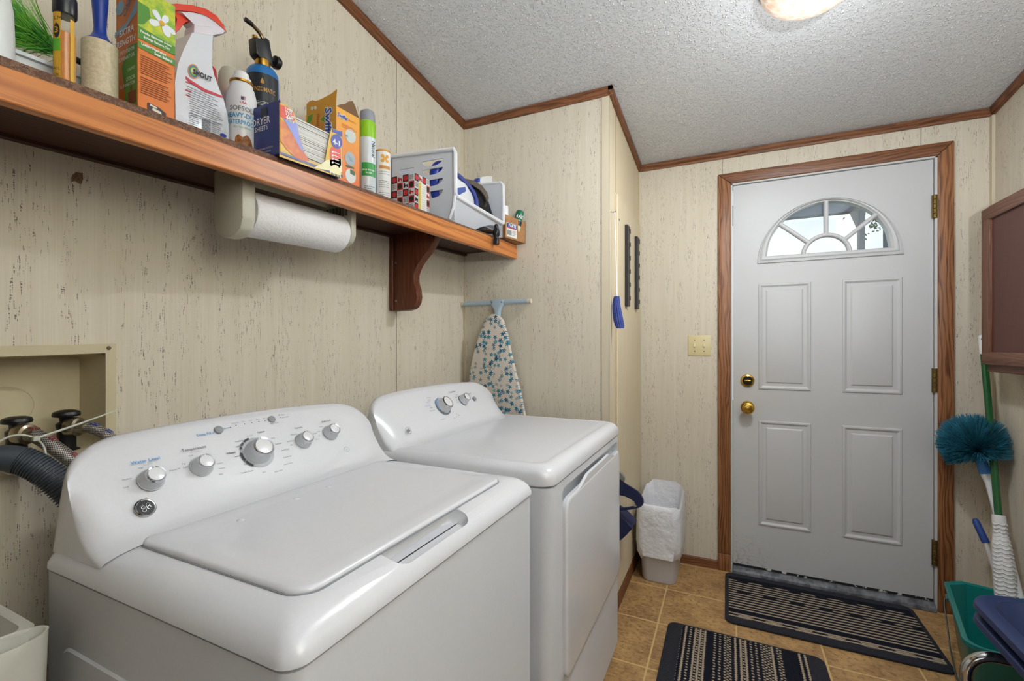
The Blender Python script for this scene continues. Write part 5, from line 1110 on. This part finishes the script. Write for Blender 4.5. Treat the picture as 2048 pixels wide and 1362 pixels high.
# carton and its contents
o = thing('cardboard_carton', 'small brown open carton with white shipping label at the shelf end', 'box', (.27, 1.84, zt(1.85)))
p0, p1 = Vector((.305, 1.796, 0)), Vector((.341, 1.938, 0)); dv = (p1-p0).normalized(); nv = Vector((-dv.y, dv.x, 0)); dp_ = .052; zb0, zb1 = zt(1.85)+.001, zt(1.85)+.105
KR = mat_tex('kraft_board', '#a97b4f', '#9c7047', 60, .8, .1)
mb = MB()
def wallp(a, b, z0_, z1_):
    d_ = (b-a).normalized(); n_ = Vector((-d_.y, d_.x, 0))*.003; mb.loft([[Vector((a.x, a.y, z0_)), Vector((b.x, b.y, z0_)), Vector((b.x+n_.x, b.y+n_.y, z0_)), Vector((a.x+n_.x, a.y+n_.y, z0_))], [Vector((a.x, a.y, z1_)), Vector((b.x, b.y, z1_-.004)), Vector((b.x+n_.x, b.y+n_.y, z1_-.004)), Vector((a.x+n_.x, a.y+n_.y, z1_))]])
p2, p3 = p1+nv*dp_, p0+nv*dp_
wallp(p0, p1, zb0, zb1); wallp(p1, p2, zb0, zb1); wallp(p2, p3, zb0, zb1); wallp(p3, p0, zb0, zb1); wallp(p0, p1, zb0, zb0+.003)
mb.loft([[Vector((q.x, q.y, z_)) for q in (p0, p1, p2, p3)] for z_ in (zb0, zb0+.003)]); part('carton_shell', mb, KR, o)
f = lambda u, v, l=.0006: Vector((p0.x, p0.y, zb0))+dv*u+Vector((0, 0, v))-nv*l
mb = MB(); mb.face([f(a, b) for a, b in ((.010, .010), (.082, .010), (.082, .072), (.010, .072))]); part('label', mb, M('#dcdcd8', .5), o)
mb = MB(); mb.face([f(a, b, .001) for a, b in ((.012, .052), (.080, .052), (.080, .070), (.012, .070))]); part('label_header', mb, M('#2b3f86', .5), o)
mb = MB(); mb.face([f(a, b, .0012) for a, b in ((.012, .0475), (.080, .0475), (.080, .0515), (.012, .0515))]); part('label_stripe', mb, M('#c93a3a', .5), o)
mb = MB(); write(mb, 'PARTS', .018, lambda u, v: f(.024+u, .055+v, .0014), bold=.02); part('label_lettering', mb, WHITE, o)
mb = MB()
for i in range(9): mb.face([f(.014+i*.0035, b, .0012) if False else f(.014+i*.0035+a, b, .0012) for a, b in ((0, .018), (.0018, .018), (.0018, .040), (0, .040))])
for i in range(4): lines(mb, lambda u, v: f(.050+u, .020+i*.006+v, .0012), 0, .028, [0], .002, rnd)
part('label_print', mb, M('#4a4a4c', .6), o)
o = thing('white_roll', 'white paper roll standing in the small cardboard carton', 'roll', (.283, 1.835, zb0+.004))
cw = Vector((.283, 1.833, 0)); part('roll', MB().lathe([(.018, .004), (.019, .005), (.019, .148), (.018, .150), (.010, .149)], (cw.x, cw.y, zb0), 28), WHT, o)
cg = Vector((.305, 1.888, zb0+.005)); o = thing('green_spray_can', 'green-capped insect spray can leaning out of the small carton', 'spray can', cg)
ax = Vector((.16, .16, 1)).normalized(); qm = Vector((0, 0, 1)).rotation_difference(ax).to_matrix().to_4x4()
part('can_body', MB().lathe([(.017, .0), (.018, .002), (.018, .098), (.016, .102)], cg, 28, qm), M('#cfcfae', .3), o); part('black_band', MB().lathe([(.0182, .070), (.0184, .071), (.0184, .092), (.0182, .093)], cg, 28, qm), M('#1e2422', .4), o)
part('green_cap', MB().lathe([(.0190, .095), (.0195, .097), (.0190, .136), (.016, .143), (0, .144)], cg, 28, qm), M('#14694a', .3), o)
mb = MB(); wr = wrap((0, 0), .0190, math.radians(-42), .104, .0012); write(mb, 'RAID', .021, lambda u, v: cg+qm @ wr(u, v), 'CENTER', bold=.02, squeeze=.85); part('white_lettering', mb, WHITE, o)
# ================================================================ ironing board, tools, bin, mats
IB = thing('ironing_board', 'upright ironing board with blue flowered cover and pale blue T-bar behind the dryer', 'ironing board', (.19, 1.915, 0))
# the cover: a tapering board standing on its tail, its nose up
ys = 1.905
nose = [(970, 640), (978, 633), (987, 629), (997, 630), (1005, 638)]
L_ = [(1048, 829), (1040, 790), (1030, 748), (1020, 706), (1013, 670), (1005, 640), (996, 631), (985, 627), (974, 634), (966, 647), (959, 668), (950, 697), (944, 722), (940, 745), (937, 768)]
pts = [(p.x, p.z) for p in (at(a, b, y=ys) for a, b in L_)]
xl, xr = pts[-1][0], pts[0][0]; pts = pts+[(xl-.022, .80), (xl-.032, .45), (xl-.03, .25), (xr+.045, .25), (xr+.04, .60)]
mb = MB(); mb.prism(pts, ys, ys+.022, XZ, .006, 2); part('cover', mb, mat_flower(), IB)
PB2 = M('#a9bcca', .3)
z1 = 1.4045; xa, xb = at(921, 608, y=1.925).x, at(1062, 603, y=1.925).x; cx = at(995, 600, y=1.925).x
part('foot_bar', MB().tube([(xa+.018, 1.928, z1-.001), (xb-.018, 1.928, z1)], .0105, 16), PB2, IB)
for x_ in (xa, xb-.018): part('end_cap', MB().tube([(x_, 1.928, z1), (x_+.001, 1.928, z1), (x_+.018, 1.928, z1)], [.0095, .0115, .0115], 16), M('#d6cdb8', .4), IB)
mb = MB(); mb.loft([[Vector((cx+a, 1.928+b, z_)) for a, b in rrect(-w_, w_, -.012, .012, .008, 3)] for z_, w_ in ((z1-.10, .014), (z1-.045, .0155), (z1-.03, .020), (z1-.012, .034), (z1+.010, .036), (z1+.0125, .030))]); part('leg_socket', mb, PB2, IB)
for dx_ in (-.026, .026): part('rivet', MB().lathe([(.005, 0), (.004, .002), (0, .003)], (cx+dx_, 1.916, z1), 12, RX), M('#8fa3b3', .3, .6), IB)
for dx_ in (-.07, .07): part('leg', MB().tube([(.19+dx_*.2, 1.936, z1-.09), (.19+dx_, 1.938, .35), (.19+dx_*1.3, 1.938, .01)], .009, 12), PB2, IB)
part('cross_foot', MB().tube([(.02, 1.935, .012), (.36, 1.935, .012)], .010, 12), PB2, IB)
# tool panel on the closet side, two black racks, duster
tp = thing('cream_wall_board', 'plain cream panel on the closet side carrying two black strips', 'panel', (XC+.003, 2.39, .07))
part('board', MB().box(XC+.0014, XC+.010, 2.086, 2.676, .07, 1.893, .002, 1), mat_wallpaper('cream_panel', False, '#dfcda9'), tp)
for y, z in ((2.11, 1.78), (2.655, 1.78)): part('screw', MB().lathe([(.005, 0), (.004, .002), (0, .002)], (XC+.010, y, z), 10, Matrix.Rotation(math.pi/2, 4, 'Y')), M('#55503f', .4, .6), tp)
for y0_, y1_, z0_, z1_, lab in ((2.235, 2.292, 1.393, 1.788, 'black magnetic tool strip on cream panel, the one nearer the dryer'), (2.495, 2.552, 1.397, 1.787, 'black magnetic tool strip on cream panel, the one nearer the entry door')):
    r_ = thing('tool_strip', lab, 'tool strip', (XC+.011, (y0_+y1_)/2, z0_), 'black tool strips on the cream panel')
    part('rail', MB().box(XC+.0105, XC+.026, y0_, y1_, z0_, z1_, .002, 1), M('#232124', .45), r_)
    for i in range(6): z_ = z0_+.03+i*.066; part('clip', MB().box(XC+.0262, XC+.029, y1_-.012, y1_-.002, z_, z_+.022, .001, 1), M('#151517', .4), r_)
fs = thing('hanging_duster', 'small blue cloth duster hanging by a thin white stick at the closet corner', 'duster', (.745, 1.975, 1.28))
Q = lambda a, b: at(a, b, y=1.974)
part('stick', MB().tube([Q(1229.5, 424), Q(1231.5, 500), Q(1233, 570), Q(1234, 596)], [.0022, .0025, .0028, .003], 8), WHITE, fs)
part('nail', MB().tube([Vector((XC+.001, 1.974, Q(1229, 423).z+.001)), Q(1227.5, 424), Q(1232, 423)], .0018, 8), M('#5a5650', .4, .8), fs)
mb = MB(); R = []
for a0, a1, b in ((1228, 1239, 593), (1226, 1240, 600), (1224.5, 1241, 612), (1225, 1244, 627), (1227, 1247, 641), (1230, 1249, 652), (1234, 1248, 657)):
    p, q = Q(a0, b), Q(a1, b); R.append([Vector((p.x+(q.x-p.x)*i/10, 1.974-.010*math.sin(math.pi*i/10)-.002*math.cos(i*3), p.z)) for i in range(11)]+[Vector((p.x+(q.x-p.x)*i/10, 1.974+.006*math.sin(math.pi*i/10), p.z)) for i in range(9, 0, -1)])
mb.loft(R); part('cloth', mb, mat_tex('blue_plush', '#43539a', '#343f80', 260, .9, .6), fs)
# navy bag behind the dryer
nb = thing('shoulder_bag', 'navy bag with looped strap and grey buckle hanging between dryer and trash bin', 'bag', (.76, 2.05, .30))
NV = mat_tex('navy_webbing', '#1b2450', '#131a3c', 300, .7, .3)
Y_ = 2.02
S = lambda a, b, dy=0: at(a, b, y=Y_+dy)
def ribbon(rows, t_):
    mb = MB(); R = []
    for (a, b), (c_, d_) in rows:
        p, q = S(a, b), S(c_, d_); R.append([p, q, q+Vector((0, t_, 0)), p+Vector((0, t_, 0))])
    mb.loft(R); return mb
part('strap', ribbon([((1232, 955), (1232, 986)), ((1241, 961), (1241, 991)), ((1252, 969), (1250, 993)), ((1264, 976), (1261, 998)), ((1275, 983), (1268, 1003)), ((1282, 991), (1271, 1009)), ((1286.5, 1000), (1274, 1012)), ((1287, 1007), (1274.5, 1014)), ((1284, 1012), (1273, 1015)), ((1278, 1015.5), (1268, 1016)), ((1268, 1018), (1266, 1013.5)), ((1254, 1020.5), (1253, 1015.5)), ((1240, 1022), (1240, 1016)), ((1230, 1023), (1230, 1017))], .012), NV, nb)
mb = MB(); mb.prism([(p.x, p.z) for p in (S(a, b) for a, b in ((1222, 1020), (1241, 1036), (1252, 1046), (1265, 1058), (1254, 1070), (1242, 1081), (1222, 1094)))], Y_+.01, Y_+.12, XZ, .006, 2); part('body', mb, NV, nb)
mb = MB(); mb.prism([(p.x, p.z) for p in (S(a, b) for a, b in ((1236, 944), (1243, 945), (1250, 957), (1248, 964), (1240, 958), (1234, 954)))], Y_-.003, Y_+.016, XZ, .002, 1); part('buckle', mb, M('#8a8781', .4, .3), nb)
# trash bin with white liner
tb_ = thing('trash_bin', 'grey-white slim plastic trash bin by the door wall corner', 'trash bin', (.872, 2.53, 0)); TBX, TBY = .872, 2.525
def br_(hw, hd, z_, r_=.05, bow=.0):
    P = rrect(-hw, hw, -hd, hd, r_, 5); return [Vector((TBX+u, TBY+v-(bow*(1-(u/hw)**2) if v < 0 else 0), z_)) for u, v in P]
mb = MB(); mb.loft([br_(.082, .120, .002, .035, .012), br_(.085, .123, .012, .035, .013), br_(.097, .138, .36, .035, .016), br_(.102, .143, .365, .035, .016), br_(.102, .143, .375, .035, .016), br_(.094, .135, .375, .035, .016), br_(.080, .116, .02, .03, .012)]); part('bin_shell', mb, M('#c9c8cc', .4), tb_)
lg = thing('bin_liner', 'crumpled white plastic liner folded over rim of the trash bin', 'bin liner', (TBX, TBY, .10))
def lring(hw, hd, z_, amp, seed, zamp=0, back=0):
    P = rrect(-hw, hw, -hd, hd, .04, 12); r3 = random.Random(seed); ph = [r3.uniform(0, 6.28) for _ in range(5)]; n = len(P); out = []
    for i, (u, v) in enumerate(P):
        t_ = 2*math.pi*i/n; w_ = amp*(math.sin(3*t_+ph[0])+.7*math.sin(7*t_+ph[1])+.5*math.sin(13*t_+ph[2]))/2; k = 1+w_
        zz = z_+zamp*(math.sin(2*t_+ph[3])+.6*math.sin(5*t_+ph[4]))+back*max(0, v/hd)
        out.append(Vector((TBX+u*k, TBY+v*k-(.017*(1-min(1, (u/hw)**2)) if v < 0 else 0), zz)))
    return out
mb = MB(); mb.loft([lring(.096, .138, .125, .035, 3, .010), lring(.108, .150, .145, .03, 4, .006), lring(.111, .152, .20, .015, 5), lring(.110, .151, .30, .012, 6), lring(.107, .148, .372, .008, 7, .003), lring(.104, .145, .386, .02, 8, .006, .035), lring(.098, .138, .392, .03, 9, .008, .045), lring(.088, .130, .365, .03, 10, .004, .02), lring(.080, .12, .22, .06, 11), lring(.05, .08, .08, .05, 12)], True, True)
lm = NT('liner_plastic'); n1 = lm.noise(lm.tc.outputs['Object'], 16, 3, .55); n2 = lm.noise(lm.tc.outputs['Object'], 45, 2); lm.col(lm.mix(n1, '#d6d7dc', '#e3e4e8')); lm.rough(.35); lm.bump(lm.math('ADD', n1, lm.math('MULTIPLY', n2, .12)), .8, .014)
part('liner_film', mb, lm.m, lg, smooth=60)
# floor mats
def floor_mat(name, lab, x0, x1, y0, y1, axis, dots, b_along, b_side, rot):
    cx_, cy_ = (x0+x1)/2, (y0+y1)/2; o = thing(name, lab, 'door mat', (cx_, cy_, 0)); r_ = .035
    NVY = mat_tex('dark_navy_carpet', '#20222c', '#15161d', 220, .95, .8)
    mb = MB(); mb.loft([[Vector((u, v, z_)) for u, v in rrect(x0+d, x1-d, y0+d, y1-d, r_, 6)] for d, z_ in ((.002, .001), (0, .004), (.001, .009), (.005, .0105))])
    part('border', mb, NVY, o)
    ax, ay = (b_side, b_along) if axis == 1 else (b_along, b_side)
    mb = MB(); n = 60; X0, X1, Y0, Y1 = x0+ax, x1-ax, y0+ay, y1-ay
    mb.loft([[Vector((u, v, z_)) for u, v in rrect(X0+d, X1-d, Y0+d, Y1-d, .004, 2)] for d, z_ in ((0, .010), (.001, .0118), (.003, .0122))]); part('woven_field', mb, mat_mat('woven_'+name+('_x' if axis else '_y'), axis, dots), o)
    o.rotation_euler = (0, 0, math.radians(rot)); return o
floor_mat('door_mat', 'dark striped mat lying along the threshold of the entry door', 1.178, 1.945, 2.178, 2.652, 1, False, .045, .016, 0)
floor_mat('door_mat', 'dark beaded-stripe mat lying across the floor in front of dryer', .958, 1.521, 1.30, 2.075, 0, True, .058, .012, 0)
# ---------------------------------------------------------------- right side: cabinet and cleaning things
CB_ = thing('wall_cabinet', 'shallow brown oak cabinet with framed door on the right wall', 'cabinet', (2.18, 2.2, 1.1))
cx0, cy1, cz0, cz1 = 2.145, 2.512, 1.094, 1.752
part('case', MB().box(cx0, XR-.0005, 1.85, cy1-.010, cz0, cz1+.012, .003, 1), mat_wood('cabinet_oak', '#6f4b39', '#573628', 1, .45), CB_)
dx0 = cx0-.016; fwid = .062; STL, RAL = mat_wood('cabinet_stile', '#7d5844', '#583527', 2, .45), mat_wood('cabinet_rail', '#7d5844', '#583527', 1, .45)
for y0_, y1_, z0_, z1_ in ((cy1-fwid, cy1, cz0+.030, cz1), (1.86, 1.86+fwid, cz0+.030, cz1)): part('door_stile', MB().box(dx0, cx0, y0_, y1_, z0_, z1_, .004, 2), STL, CB_)
for z0_, z1_ in ((cz0+.030, cz0+.030+.050), (cz1-.050, cz1)): part('door_rail', MB().box(dx0-.0005, cx0, 1.863, cy1-.003, z0_, z1_, .004, 2), RAL, CB_)
part('door_panel', MB().box(cx0-.006, cx0, 1.90, cy1-.05, cz0+.07, cz1-.04), mat_wood('cabinet_panel', '#5e3a31', '#54322a', 2, .5), CB_)
# teal bucket
bk_ = thing('bucket', 'teal rectangular plastic bucket with wire handle in the corner by the door', 'bucket', (2.05, 2.167, 0))
TL = M('#10726d', .3, spec=.5); Lx = Vector((-.222, -.975, 0)); Wx = Vector((.975, -.222, 0)); BC = Vector((2.048, 2.167, 0))
def bring(hl, hw, z_, ch, r_=.03):
    P = [(-hl+ch, hw), (-hl, hw-ch*.3), (-hl, -hw+ch), (-hl+ch*.8, -hw)]      # far end with its pouring corners
    P = [(-hl+ch*.9, -hw), (-hl, -hw+ch), (-hl, hw-ch), (-hl+ch*.9, hw)]
    for cx_, cy_, a0 in ((hl-r_, hw-r_, 90), (hl-r_, -hw+r_, 0)):
        for i in range(7): a = math.radians(a0-90*i/6); P.append((cx_+r_*math.cos(a), cy_+r_*math.sin(a)))
    return [BC+Lx*u+Wx*v+Vector((0, 0, z_)) for u, v in P]
mb = MB(); mb.loft([bring(.215, .078, .002, .03), bring(.22, .083, .01, .03), bring(.252, .108, .225, .05, .04), bring(.255, .111, .232, .05, .04), bring(.266, .121, .235, .055, .045), bring(.266, .121, .248, .055, .045), bring(.260, .116, .2495, .05, .042), bring(.250, .106, .245, .05, .04), bring(.215, .078, .012, .03)]); part('bucket_shell', mb, TL, bk_, smooth=30)
h0 = BC-Wx*.117+Lx*-.11; 
mb = MB(); W0 = BC-Wx*.113
mb.tube(bez([W0+Lx*-.17+Vector((0, 0, .205)), W0+Lx*-.16-Wx*.012+Vector((0, 0, .19)), W0+Lx*-.06-Wx*.012+Vector((0, 0, .125)), W0+Lx*.03-Wx*.012+Vector((0, 0, .085)), W0+Lx*.20-Wx*.006+Vector((0, 0, .075)), BC+Lx*.275-Wx*.06+Vector((0, 0, .075)), BC+Lx*.275+Wx*.08+Vector((0, 0, .10))], 8), .0026, 8); part('wire_handle', mb, M('#6a6f70', .3, .9), bk_)
part('handle_lug', MB().tube([W0+Lx*-.19+Vector((0, 0, .205)), W0+Lx*-.15+Vector((0, 0, .205))], .008, 10), TL, bk_)
# mop
def onray(px, py, y): return at(px, py, y=y)
mt, mm, mbm = onray(1965, 680, 2.655), onray(1997, 1030, 2.47), None
mop = thing('mop', 'mop standing head down in the teal bucket with green pole and ribbed white sleeve', 'mop', BC+Vector((.06, .1, .012)))
d_ = (mm-mt)/(mm.z-mt.z); lowp = mm+d_*(.035-mm.z)
lowp = at(2001, 1262, z=.04) if False else lowp
part('pole', MB().tube([mt+d_*-.06, mm+d_*-.01], .0118, 18), M('#0e5628', .25, coat=.3), mop)
part('pole_cap', MB().tube([mt+d_*.020, mt+d_*.018, mt+d_*-.03, mt+d_*-.062], [.009, .0125, .0135, .0135], 18), WHITE, mop)
mb = MB(); mb.tube([mt+d_*.004+Vector((-.003, -.0125, 0)), mt+d_*.004+Vector((-.004, -.0145, 0))], .006, 14); part('hang_hole', mb, M('#3a3a3a', .6), mop)
N_ = 60; P = []; rr = []
for i in range(N_+1):
    t_ = i/N_; P.append(mm+(lowp-mm)*t_); base = .0205+.0115*min(1, t_*2.6)-(.004*math.exp(-((t_-.12)/.06)**2)); rr.append(base)
mb = MB(); mb.tube(P, rr, 24); sl = part('sleeve', mb, M('#d9d9da', .45), mop)
mb = MB(); ax_ = (lowp-mm).normalized(); sx_ = Vector((1, 0, 0)); sx_ = (sx_-ax_*sx_.dot(ax_)).normalized(); sy_ = ax_.cross(sx_)
for i in range(2, 26):
    t_ = i/34; c_ = mm+(lowp-mm)*t_; rb = rr[int(t_*N_)]
    for s0 in (math.radians(140), math.radians(40), math.radians(90)):
        mb.tube([c_+(sx_*math.cos(s0+w_*.55)+sy_*math.sin(s0+w_*.55)*(1 if sy_.y > 0 else 1))*(rb+.0008)+ax_*(.008*(1-w_*w_)) for w_ in (-1, -.6, -.2, .2, .6, 1)], [.001, .0024, .003, .003, .0024, .001], 6)
part('ribs', mb, M('#d9d9da', .45), mop)
# cobweb brush
cb = thing('cobweb_brush', 'round teal cobweb brush with white pole standing in the corner', 'brush', (2.2, 2.3, 0))
bc_ = at(1955, 903, y=2.575); be = at(1977, 962, y=2.545); lo_ = at(2048, 1170, y=2.40)
pd = (lo_-be).normalized(); foot_ = be+pd*((be.z-.012)/-pd.z); foot_.x = min(foot_.x, XR-.03)
part('pole', MB().tube([be-pd*.005, be+(foot_-be)*.5, foot_], .0125, 16), M('#d4d6d8', .35), cb)
hd = (bc_-be).normalized()
part('socket', MB().tube([bc_+hd*.008, bc_-hd*.03, bc_-hd*.055, be+hd*.028], [.012, .016, .0195, .0195], 18), M('#2f7cc4', .3), cb)
part('collar', MB().tube([be+hd*.030, be+hd*.012, be-hd*.01, be-hd*.03], [.0185, .0155, .0135, .0125], 16), WHITE, cb)
mb = MB(); r4 = random.Random(9)
up_h = hd; a_h = up_h.cross(Vector((0, 1, 0))).normalized(); b_h = a_h.cross(up_h).normalized()
for i in range(3600):
    th2 = math.acos(r4.uniform(-.42, 1)); ph2 = r4.uniform(0, 6.283); d = up_h*math.cos(th2)+(a_h*math.cos(ph2)+b_h*math.sin(ph2)*.8)*math.sin(th2)
    Lb = .112*(1.0+.32*max(0, math.cos(th2)))*r4.uniform(.9, 1.03); s0 = bc_+up_h*.004+d*.008; e_ = s0+d*Lb
    if e_.y > YB-.006 or e_.x > XR-.006: continue
    mb.tube([s0, s0+d*Lb*.6, e_], [.0006, .0010, .0009], 3, False)
part('bristles', mb, mat_tex('teal_bristle', '#2d7f95', '#1f6079', 30, .6, .1), cb, kind='stuff')
# short blue-gripped handle in the bucket
sq = thing('squeegee_handle', 'short pale handle with dark blue grip leaning in the teal bucket', 'tool handle', BC)
g0, g1, g2 = at(1951, 1040, y=2.56), at(1972, 1086, y=2.52), at(1988, 1146, y=2.47); dg = (g2-g0).normalized(); ge_ = g0+dg*((g0.z-.05)/-dg.z)
part('tube', MB().tube([g1-dg*.01, ge_], .0085, 14), M('#cfc9c4', .3, .2), sq)
part('grip', MB().tube([g0+dg*-.006, g0, g0+dg*.012, g1-dg*.004, g1], [.006, .0105, .0125, .0135, .0125], 16), M('#1f3f86', .5), sq)
# chrome stand and two laundry baskets
cs = thing('chrome_stand', 'chrome tube stand carrying the blue laundry baskets', 'stand', (1.95, 1.45, 0)); CH2 = M('#c4c4c2', .12, 1.0)
def hoop(y, z_, x0_, x1_):
    P = [(x0_, y, .0), (x0_, y, z_-.06)]+[(x0_+.06-.06*math.cos(a), y, z_-.06+.06*math.sin(a)) for a in [math.pi/2*i/8 for i in range(1, 9)]]+[(x1_-.06+.06*math.sin(a), y, z_-.06+.06*math.cos(a)) for a in [math.pi/2*i/8 for i in range(0, 9)]]+[(x1_, y, .0)]
    return MB().tube(P, .0135, 16)
part('tube_frame', hoop(1.64, .372, 1.772, 2.20), CH2, cs); part('tube_frame', hoop(1.07, .372, 1.772, 2.20), CH2, cs)
part('rail', MB().tube([(1.772, 1.07, .20), (1.772, 1.64, .20)], .010, 12), CH2, cs); part('rail', MB().tube([(2.20, 1.07, .20), (2.20, 1.64, .20)], .010, 12), CH2, cs)
part('tray', MB().box(1.725, 2.19, 1.085, 1.625, .195, .205, .003, 1), CH2, cs)
for k, (zb_, lab) in enumerate(((.207, 'lower of two nested blue laundry baskets, only its rim showing'), (.247, 'upper blue laundry basket nested inside another, at the lower right'))):
    bs = thing('laundry_basket', lab, 'laundry basket', (2.0, 1.48, zb_), 'nested blue laundry baskets'); BM = M('#182a54', .42)
    def rr_(x0_, x1_, y0_, y1_, r_, z_): return [Vector((u, v, zb_+z_)) for u, v in rrect(x0_, x1_, y0_, y1_, r_, 8)]
    X0, X1, Y0, Y1 = 1.800, 2.215, 1.10, 1.752
    mb = MB(); mb.loft([rr_(X0+.09, X1-.07, Y0+.09, Y1-.20, .07, 0), rr_(X0+.055, X1-.03, Y0+.05, Y1-.165, .08, .16), rr_(X0+.03, X1-.014, Y0+.03, Y1-.03, .08, .222), rr_(X0+.004, X1-.004, Y0+.004, Y1-.004, .09, .226), rr_(X0, X1, Y0, Y1, .09, .232), rr_(X0+.002, X1-.002, Y0+.002, Y1-.002, .09, .246), rr_(X0+.012, X1-.010, Y0+.012, Y1-.012, .085, .252), rr_(X0+.034, X1-.018, Y0+.034, Y1-.034, .08, .250), rr_(X0+.042, X1-.022, Y0+.042, Y1-.042, .075, .240), rr_(X0+.062, X1-.036, Y0+.058, Y1-.172, .075, .165), rr_(X0+.096, X1-.076, Y0+.096, Y1-.206, .065, .006)])
    part('basket_shell', mb, BM, bs)
